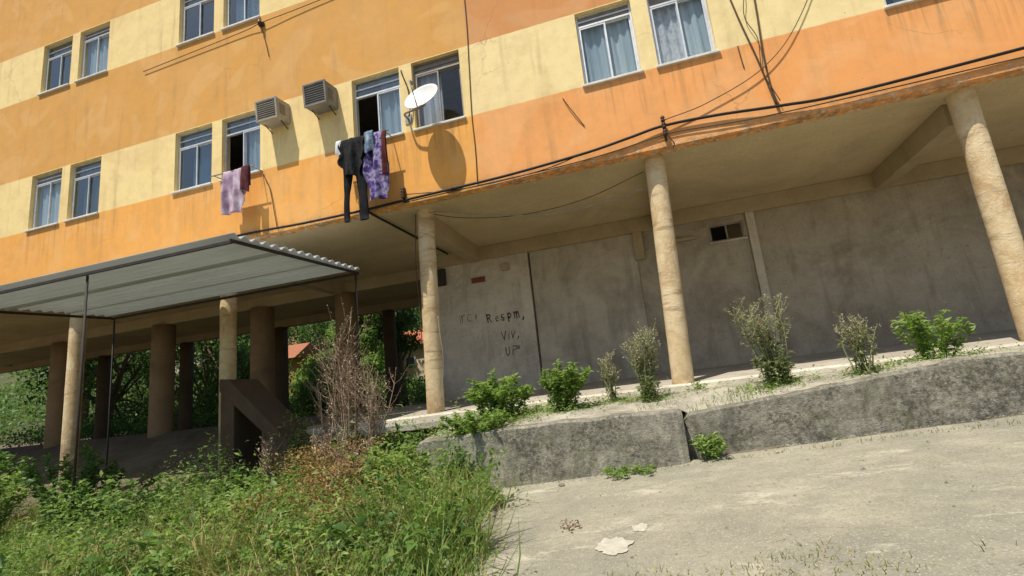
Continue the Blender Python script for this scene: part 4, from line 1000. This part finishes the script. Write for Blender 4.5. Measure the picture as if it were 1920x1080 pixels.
# ... and the tangle of grass and herbs nobody could count
def weed_region(n):
    X = np.where(rng.uniform(0, 1, n * 4) < .75, rng.uniform(-7, -1.2, n * 4), rng.uniform(-16, -7, n * 4)); Y = rng.uniform(-4.4, .3, n * 4)
    edge = np.where(Y < -2.15, -2.15 + .33 * (-2.15 - Y), np.where(Y < -1.45, -2.2, -3.05))
    edge = edge + .22 * np.sin(Y * 5.1) + .14 * np.sin(Y * 13.7) + np.abs(rng.normal(0, .16, len(Y))) * (rng.uniform(0, 1, len(Y)) < .5)
    ok = (X < edge) & ((X < -3.0) | (Y < -1.6)); X = X[ok][:n]; Y = Y[ok][:n]; return X, Y
def cover():
    global rng
    rng = np.random.default_rng(77)
    def pts(n, cl, sg):
        cx, cy = weed_region(cl); k = rng.integers(0, len(cx), n); X = cx[k] + rng.normal(0, sg, n); Y = cy[k] + rng.normal(0, sg, n)
        Y = np.minimum(Y, .7); bad = (X > -3.02) & (Y > -1.6); Y[bad] = -1.62 - np.abs(rng.normal(0, .15, bad.sum())); return X, Y, k
    def clump(X, Y): return np.array([.5 + .5 * vnoise(a, b, 14, 1.6) + .35 * vnoise(a, b, 17, 4.2) for a, b in zip(X, Y)])
    X, Y, k = pts(62000, 1500, .10); n = len(X)
    pat = np.array([vnoise(a, b, 4, .9) for a, b in zip(X, Y)]); dry = pat + rng.normal(0, .25, n) > .05
    P = np.stack([X, Y, ground_z(X, Y) - .01], 1); tall = rng.uniform(.4, 1.2, 4000)[k] * (.45 + clump(X, Y))
    H = rng.uniform(.15, .66, n) * tall; D = np.stack([rng.normal(0, .36, n), rng.normal(0, .36, n), np.ones(n)], 1); Bn = rng.uniform(.1, .8, n); Wd = rng.uniform(.006, .015, n)
    # tall arching tufts standing out of the tangle
    cx, cy = weed_region(46); kk = np.repeat(np.arange(len(cx)), 130); m_ = len(kk); tx = cx[kk] + rng.normal(0, .035, m_); ty = cy[kk] + rng.normal(0, .035, m_); ty = np.where((tx > -3.02) & (ty > -1.6), -1.65, np.minimum(ty, 0))
    P = np.concatenate([P, np.stack([tx, ty, ground_z(tx, ty) - .01], 1)]); H = np.concatenate([H, rng.uniform(.35, .95, m_) * rng.uniform(.6, 1.1, len(cx))[kk]])
    D = np.concatenate([D, np.stack([rng.normal(0, .3, m_), rng.normal(0, .3, m_), np.ones(m_)], 1)]); Bn = np.concatenate([Bn, rng.uniform(.3, 1.0, m_)]); Wd = np.concatenate([Wd, rng.uniform(.006, .013, m_)]); dry = np.concatenate([dry, (rng.uniform(0, 1, len(cx)) < .4)[kk]])
    for msk, nm, mt, lab in ((dry, 'dry_grass', 'grass_dry', 'yellow-brown dry grass tangled through the weeds'), (~dry, 'green_grass', 'grass_green', 'green grass growing through the weedy slope')):
        V, F, rr = blade_arrays(P[msk], D[msk], H[msk], Wd[msk], Bn[msk], rng.uniform(0, 1, msk.sum()))
        tag(mesh_np(nm, V, F, rr, M[mt]), lab, 'grass', kind='stuff')
    def herbs(n, cl, sg, hmin, hmax, lmin, lmax, nm, mt, lab, keep=None, wr=.42):
        X, Y, k = pts(n, cl, sg); hc = rng.uniform(hmin, hmax, 4000)[k]; tn = rng.uniform(0, .6, 4000)[k]; lc = rng.uniform(lmin, lmax, 4000)[k]
        cl_ = clump(X, Y); ok = cl_ > .22 + rng.normal(0, .06, len(X))
        if keep is not None: ok &= keep(X, Y)
        X = X[ok]; Y = Y[ok]; hc = hc[ok]; tn = tn[ok]; lc = lc[ok]; cl_ = cl_[ok]
        n = len(X); u = rng.uniform(.12, 1.0, n); hc = hc * (.2 + 1.35 * cl_)
        P = np.stack([X, Y, ground_z(X, Y) + hc * u], 1); D = rng.normal(0, 1, (n, 3)); D[:, 2] = np.abs(D[:, 2]) * .5 + .05
        Ls = lc * rng.uniform(.6, 1.25, n); V, F, rr = leaf_arrays(P, D, Ls, Ls * wr, tn + rng.uniform(0, .4, n)); tag(mesh_np(nm, V, F, rr, M[mt]), lab, 'weeds', kind='stuff')
    rustk = lambda X, Y: np.exp(-(((X + 3.7) / .45) ** 2 + ((Y + 1.85) / .45) ** 2)) * .6 < rng.uniform(0, 1, len(X))
    herbs(52000, 620, .085, .20, .95, .022, .085, 'weeds', 'leaf_bright', 'dense green weeds covering the slope at lower left', rustk, .38)
    herbs(9000, 130, .12, .15, .70, .06, .13, 'broad_weeds', 'leaf_mid', 'broad-leaved darker weeds mixed into the slope', wr=.6)
    herbs(14000, 240, .07, .25, 1.0, .018, .04, 'pale_weeds', 'leaf_pale', 'pale small-leaved weeds mixed into the slope', wr=.35)
    C1 = [(-3.55, -2.1, .28, 2800, .62), (-3.9, -1.75, .26, 2200, .75), (-4.2, -2.5, .18, 2600, .5), (-3.2, -2.75, .22, 1800, .4), (-4.35, -1.6, .22, 1500, .8), (-2.3, -2.75, .16, 900, .3), (-2.9, -2.3, .14, 700, .5)]
    X = np.concatenate([rng.normal(c[0], c[2], c[3]) for c in C1]); Y = np.concatenate([rng.normal(c[1], c[2], c[3]) for c in C1]); hh = np.concatenate([np.full(c[3], c[4]) for c in C1]); n = len(X)
    D = rng.normal(0, 1, (n, 3)); D[:, 2] = np.abs(D[:, 2]) * .6 + .1; Ls = rng.uniform(.02, .06, n)
    V, F, rr = leaf_arrays(np.stack([X, Y, ground_z(X, Y) + hh * rng.uniform(.3, 1.1, n)], 1), D, Ls, Ls * .38, rng.uniform(0, 1, n)); tag(mesh_np('withered_herbs', V, F, rr, M['rust_leaf']), 'patches of orange-brown dead herbs among the green weeds', 'weeds', kind='stuff')
    # sparse blades along joints of wall, bank and pavement
    n = 2600; X = rng.uniform(-2.9, 4.5, n); Y = -1.15 + rng.beta(1.3, 2.2, n) * 1.2
    patch = np.array([vnoise(a, b, 9, 1.3) for a, b in zip(X, Y)]) > .30; X = X[patch]; Y = Y[patch]; n = len(X)
    Z = np.array([bank_z(a, b) for a, b in zip(X, Y)]) - .01
    V, F, rr = blade_arrays(np.stack([X, Y, Z], 1), np.stack([rng.normal(0, .4, n), rng.normal(0, .4, n), np.ones(n)], 1), rng.uniform(.03, .13, n), rng.uniform(.004, .008, n), rng.uniform(.1, .8, n), rng.uniform(0, 1, n))
    tag(mesh_np('strip_grass', V, F, rr, M['grass_green']), 'sparse grass on the cement strip', 'grass', kind='stuff')
    # low creeping growth and litter round the shrubs on the strip and in the corners of the walls
    C0 = [(-2.1, -.7, .35, 1500), (-2.35, -1.1, .3, 1600), (-1.3, -.65, .28, 900), (-.25, -.55, .22, 600), (-.66, -.4, .15, 250), (1.2, -.6, .25, 700), (.45, -.2, .15, 150), (2.1, -.8, .2, 350), (2.9, -.5, .3, 600), (-1.75, -.2, .2, 250)]
    X = np.concatenate([rng.normal(c[0], c[2], c[3]) for c in C0]); Y = np.clip(np.concatenate([rng.normal(c[1], c[2] * .6, c[3]) for c in C0]), -1.3, .04); n = len(X)
    Z = np.array([bank_z(a, b) for a, b in zip(X, Y)]) + rng.exponential(.035, n); D = rng.normal(0, 1, (n, 3)); D[:, 2] = np.abs(D[:, 2]) * .4 + .1; Ls = rng.uniform(.015, .05, n)
    V, F, rr = leaf_arrays(np.stack([X, Y, Z], 1), D, Ls, Ls * .45, rng.uniform(0, 1, n)); tag(mesh_np('creeping_weeds', V, F, rr, M['leaf_bright']), 'low creeping weeds and litter round the shrubs on the cement strip', 'weeds', kind='stuff')
    n = 16000; X = rng.uniform(-2.0, 4.5, n); Y = rng.uniform(-4.9, -1.5, n)
    w = np.array([vnoise(a, b, 21, 1.1) for a, b in zip(X, Y)]) + .75 * np.exp(-((Y + 3.95 - .12 * X) / .28) ** 2)
    ok = (w > .50 + rng.uniform(0, .3, n)) & ((X < 1.3) | (rng.uniform(0, 1, n) < .25)) | ((np.abs(Y + 1.52 + .02 * X) < .06) & (rng.uniform(0, 1, n) < .8)); X = X[ok]; Y = Y[ok]; n = len(X)
    V, F, rr = blade_arrays(np.stack([X, Y, pave_z(X, Y)], 1), np.stack([rng.normal(0, .5, n), rng.normal(0, .5, n), np.ones(n)], 1), rng.uniform(.015, .06, n), rng.uniform(.004, .008, n), rng.uniform(.1, .8, n), rng.uniform(0, 1, n))
    tag(mesh_np('pavement_grass', V, F, rr, M['grass_dry']), 'short grass sprouting from the pavement', 'grass', kind='stuff')
cover()

# ------------------------------------------------------------------ pale patches and debris on the pavement
def splat(name, label, cat, x, y, rx, ry, mat, h=.006, seed=0):
    m = MB(); n = 48; vs = [(x, y, float(pave_z(x, y)) + h + .007)]; fs = []
    for ring, (k, zz) in enumerate(((.6, h + .007), (1.0, .003))):
        for i in range(n):
            a = 2 * math.pi * i / n; r = k * (1 + .38 * vnoise(math.cos(a), math.sin(a), seed, 1.6) + .28 * vnoise(math.cos(a), math.sin(a), seed, 4.5))
            px, py = x + rx * r * math.cos(a), y + ry * r * math.sin(a); vs.append((px, py, float(pave_z(px, py)) + zz + .004))
    for i in range(n): fs += [(0, 1 + i, 1 + (i + 1) % n), (1 + i, 1 + n + i, 1 + n + (i + 1) % n, 1 + (i + 1) % n)]
    m.add(vs, fs, True); return tag(m.build(name, M[mat]), label, cat)
splat('plaster_patch', 'larger dried white plaster splash near the bottom of the pavement', 'plaster splash', -.53, -3.34, .13, .14, 'white_paint', seed=1, h=.002)
splat('plaster_patch', 'smaller white plaster splash above the larger one', 'plaster splash', -.345, -3.06, .065, .07, 'white_paint', seed=2, h=.002)
splat('plaster_patch', 'broad pale cement splash at the right of the pavement', 'plaster splash', .66, -2.35, .26, .20, 'pave_pale', seed=4, h=.002) if 'pave_pale' in M else None
t = thing('dead_leaves', 'small heap of brown dead leaves on the pavement', 'leaves', (-.91, -2.9, float(pave_z(-.91, -2.9))))
rng = np.random.default_rng(9)
n = 26; P = np.stack([-.91 + rng.normal(0, .045, n), -2.9 + rng.normal(0, .05, n), np.full(n, float(pave_z(-.91, -2.9)) + .012)], 1); P[:, 2] += rng.uniform(0, .03, n)
Ls = rng.uniform(.03, .06, n); D = rng.normal(0, 1, (n, 3)); D[:, 2] *= .25
V, F, rr = leaf_arrays(P, D, Ls, Ls * .5, rng.uniform(0, .5, n)); mesh_np('leaf_heap', V, F, rr, M['seed'], t)
rng = np.random.default_rng(31)
for i, lab in enumerate(('small stone at the foot of the front wall', 'grey chip of concrete on the right half of the pavement')):
    x, y = [(-1.2, -1.68), (.95, -1.55)][i]; s = rng.uniform(.018, .035); m = MB(); vs = []; fs = []
    z = float(pave_z(x, y)); k = 8
    for ring in range(4):
        for j in range(k):
            a = 2 * math.pi * j / k; rr_ = s * (1, 1.1, .8, .3)[ring] * (1 + .35 * vnoise(math.cos(a), math.sin(a), i * 3 + ring, 1.5)); vs.append((x + rr_ * math.cos(a), y + rr_ * math.sin(a), z - .006 + s * (0, .4, .8, 1.0)[ring]))
    for ring in range(3):
        for j in range(k): fs.append((ring * k + j, ring * k + (j + 1) % k, (ring + 1) * k + (j + 1) % k, (ring + 1) * k + j))
    fs.append(tuple(3 * k + j for j in range(k))); m.add(vs, fs, False); tag(m.build('stone', M['retain']), lab, 'stone')

# ------------------------------------------------------------------ trees and houses beyond the open ground floor
def tree(label, x, y, h, rx, rz, n, mat, seed, L=.16, low=.25, name='tree'):
    global rng
    rng = np.random.default_rng(900 + seed); z = gz(x, y) - .1
    t = thing(name, label, 'tree', (x, y, z)); m = MB(); cz = z + h * (low + (1 - low) * .5)
    top = Vector((x + rng.normal(0, .3), y + rng.normal(0, .3), z + h * .8)); pts = spline([(x, y, z), (x + rng.normal(0, .12), y, z + h * .3), tuple(top)], 5)
    m.tube(pts, [.035 * h * (1 - .75 * i / (len(pts) - 1)) for i in range(len(pts))], 8)
    cl = []
    for k in range(int(16 + n / 450)):
        d = unit(rng.normal(0, 1, 3)); r = rng.uniform(.35, 1) ** .6
        c = np.array([x + d[0] * rx * r, y + d[1] * rx * r, cz + d[2] * rz * r]); cl.append(c)
        q = pts[int(rng.integers(3, len(pts)))]; m.tube([q, q.lerp(Vector(c), .5) + Vector((0, 0, .1)), Vector(c)], [.012 * h, .007 * h, .002 * h], 5, False)
    m.build('trunk', M['bark'], t); cl = np.array(cl); k = rng.integers(0, len(cl), n)
    P = cl[k] + rng.normal(0, 1, (n, 3)) * rng.uniform(.22, .42, (len(cl), 1))[k] * rx * .55; D = rng.normal(0, 1, (n, 3)); D[:, 2] -= .2
    Ls = L * rng.uniform(.6, 1.3, n); tone = np.clip(rng.uniform(0, .5, len(cl))[k] + rng.uniform(0, .5, n), 0, 1)
    V, F, rr = leaf_arrays(P, D, Ls, Ls * .5, tone); tag(mesh_np('crown', V, F, rr, M[mat], t), kind='stuff')
for i, a in enumerate([
    ('bright green tree framed by the passage between the brown pillars', -13.6, 14.4, 6.2, 1.5, 2.7, 6000, 'leaf_sunny', .19, .02),
    ('dark tree close behind the left column', -9.6, 10.6, 5.6, 1.2, 1.9, 5200, 'leaf_dark', .16, .42),
    ('bushy green tree left in the passage', -16.4, 14.6, 2.5, 1.1, 1.1, 5000, 'leaf_bright', .18, .02),
    ('tall dark tree behind the bushy one', -24.5, 19, 5.4, 2.2, 2.2, 5200, 'leaf_dark', .2, .1),
    ('leafy tree low on the hill behind the passage', -15.6, 17.5, 4.2, 1.7, 1.7, 5200, 'leaf_mid', .2, .1),
    ('round tree on the hill between the houses', -25, 27, 5.5, 2.6, 2.4, 4600, 'leaf_mid', .24, .1),
    ('hill tree above the tan house', -36, 38, 8, 3.4, 3.2, 4600, 'leaf_dark', .3, .15),
    ('tree on the upper hill at the centre', -23, 36, 8, 3.4, 3.4, 4600, 'leaf_mid', .3, .15),
    ('dark tree on the hill at the right of the passage', -14.5, 26, 7, 2.6, 2.8, 4600, 'leaf_dark', .25, .15),
    ('low green tree beside the slab at far left', -17.0, 10.5, 4.0, 1.6, 1.7, 4600, 'leaf_mid', .17, .05),
    ('broad tree on the far left of the hill', -28, 20, 6.5, 3.0, 2.6, 4600, 'leaf_mid', .24, .15),
    ('dense tree behind the leftmost pillars', -20.5, 12, 5.5, 2.4, 2.4, 5200, 'leaf_mid', .2, .02),
    ('dark dense tree at the far left edge behind the columns', -24.5, 10.5, 6.0, 2.6, 2.8, 5200, 'leaf_dark', .2, .02),
    ('low bright bush-like tree in the gap left of the brown pillar', -12.0, 9.2, 2.4, 1.0, 1.1, 4000, 'leaf_bright', .13, .02),
    ('tall tree closing the view at the far left', -33, 15, 9.0, 4.0, 4.2, 5200, 'leaf_mid', .28, .05),
    ('second hill tree above the orange house', -29, 24, 6.5, 2.8, 3.0, 4600, 'leaf_dark', .26, .1)]):
    tree(a[0], *a[1:7], a[7], i, a[8], a[9])

def house(label, x, y, w, d, h, wallc, roofc, wins, name='house'):
    z = gz(x, y) - .6; t = thing(name, label, 'house', (x, y, z))
    wm = mat_concrete('house_wall', wallc, tuple(c * .8 for c in wallc), tuple(c * .6 for c in wallc), .4, .8, .3)
    m = MB(); m.box(x - w / 2, x + w / 2, y - d / 2, y + d / 2, z, z + h); m.build('wall', wm, t)
    m = MB(); m.add([(x - w / 2 - .3, y - d / 2 - .3, z + h + .01), (x + w / 2 + .3, y - d / 2 - .3, z + h + .01), (x + w / 2 + .3, y + d / 2 + .3, z + h + .01), (x - w / 2 - .3, y + d / 2 + .3, z + h + .01), (x - w / 2 - .3, y, z + h + .9), (x + w / 2 + .3, y, z + h + .9)],
          [(0, 1, 5, 4), (2, 3, 4, 5), (0, 4, 3), (1, 2, 5), (3, 2, 1, 0)]); m.build('roof', plain('clay_tiles', roofc, rough=.9), t)
    for (wx, wz, ww, wh) in wins:
        m = MB(); y0 = y - d / 2
        for a in ((0, ww, 0, .08), (0, ww, wh - .08, wh), (0, .08, .08, wh - .08), (ww - .08, ww, .08, wh - .08)): m.box(x + wx + a[0], x + wx + a[1], y0 - .06, y0 - .002, z + wz + a[2], z + wz + a[3])
        f = m.build('window', M['alu'], t); m = MB(); m.box(x + wx + .08, x + wx + ww - .08, y0 - .03, y0 - .006, z + wz + .08, z + wz + wh - .08); m.build('glass_pane', M['ac_grille'], f)
house('tan brick house on the hill seen through the passage', -30.5, 30, 4.6, 4, 4.2, (.60, .40, .20), (.42, .17, .09), [(-1.6, 2.0, 1.0, 1.0), (.4, 2.0, 1.0, 1.0)])
house('orange brick house lower on the hill beside the dark trees', -19.7, 17.0, 1.5, 2, 2.5, (.55, .27, .13), (.38, .15, .08), [(-.35, 1.5, .6, .5)])
house('pale shed with red roof glimpsed beside the left column', -12.0, 17.0, 1.9, 2, 2.3, (.66, .53, .38), (.50, .15, .08), [(-.3, 1.3, .6, .5)])
house('cream house far left on the hill', -41, 30, 5, 4, 4.2, (.60, .52, .40), (.36, .15, .08), [(-1.5, 2.0, 1.0, 1.0), (.5, 2.0, 1.0, 1.0)])

def scrub():
    """undergrowth right behind the floor slab and over the hillside"""
    global rng
    rng = np.random.default_rng(4242)
    def mass(nm, lab, mt, cl, n, xr, yr, hr, sg, L):
        cx = rng.uniform(*xr, cl); cy = rng.uniform(*yr, cl); ch = rng.uniform(*hr, cl); k = rng.integers(0, cl, n)
        X = cx[k] + rng.normal(0, sg, n); Y = np.maximum(cy[k] + rng.normal(0, sg, n), yr[0]); Z = ground_z(X, Y) + ch[k] * rng.uniform(0.05, 1, n) ** .8
        D = rng.normal(0, 1, (n, 3)); Ls = L * rng.uniform(.6, 1.3, n)
        V, F, rr = leaf_arrays(np.stack([X, Y, Z], 1), D, Ls, Ls * .5, np.clip(rng.uniform(0, .6, cl)[k] + rng.uniform(0, .4, n), 0, 1)); tag(mesh_np(nm, V, F, rr, M[mt]), lab, 'undergrowth', kind='stuff')
    mass('undergrowth', 'dark green undergrowth right behind the open ground floor', 'leaf_mid', 150, 26000, (-30, -4.8), (7.9, 12.5), (.3, 1.1), .3, .12)
    mass('sunlit_bushes', 'sunlit bright green bushes behind the open ground floor', 'leaf_bright', 80, 16000, (-26, -8.5), (12.6, 14.2), (.5, 1.3), .3, .14)
    mass('hill_scrub', 'scrub covering the hillside behind the building', 'leaf_mid', 900, 42000, (-75, -5), (13, 60), (.3, 1.3), .9, .32)
    mass('hill_scrub', 'dry yellowish scrub scattered on the hillside', 'leaf_pale', 260, 12000, (-75, -5), (13, 60), (.3, 1.0), .8, .28)
scrub()

def gravel():
    """grit and small stones swept against the wall foot and strewn over the pavement"""
    rg = np.random.default_rng(5); n = 1500; k = rg.uniform(0, 1, n)
    X = rg.uniform(-2.2, 5.0, n); Y = np.where(k < .55, np.where(X < .12, -1.5, -1.25) - .03 - np.abs(rg.exponential(.09, n)), rg.uniform(-4.8, -1.6, n)); ok = (X > -2.0 + .35 * np.maximum(0, -2.15 - Y)); X = X[ok]; Y = Y[ok]; n = len(X)
    sz = np.clip(rg.lognormal(-5.0, .5, n), .003, .022); Z = pave_z(X, Y)
    base = np.array([(1, 0, -.2), (.2, .95, -.2), (-.9, .4, -.2), (-.5, -.85, -.2), (.6, -.7, -.2), (.15, .1, .75)])
    V = (base[None] * (1 + rg.uniform(-.35, .35, (n, 6, 3)))) * sz[:, None, None] + np.stack([X, Y, Z], 1)[:, None, :]
    F = np.concatenate([(np.arange(n) * 6)[:, None] + np.array([[i, (i + 1) % 5, 5]]) for i in range(5)])
    tag(mesh_np('gravel', V.reshape(-1, 3), F, np.zeros(len(F)), M['retain']), 'grit and small stones along the wall foot and on the pavement', 'gravel', kind='stuff')
gravel()
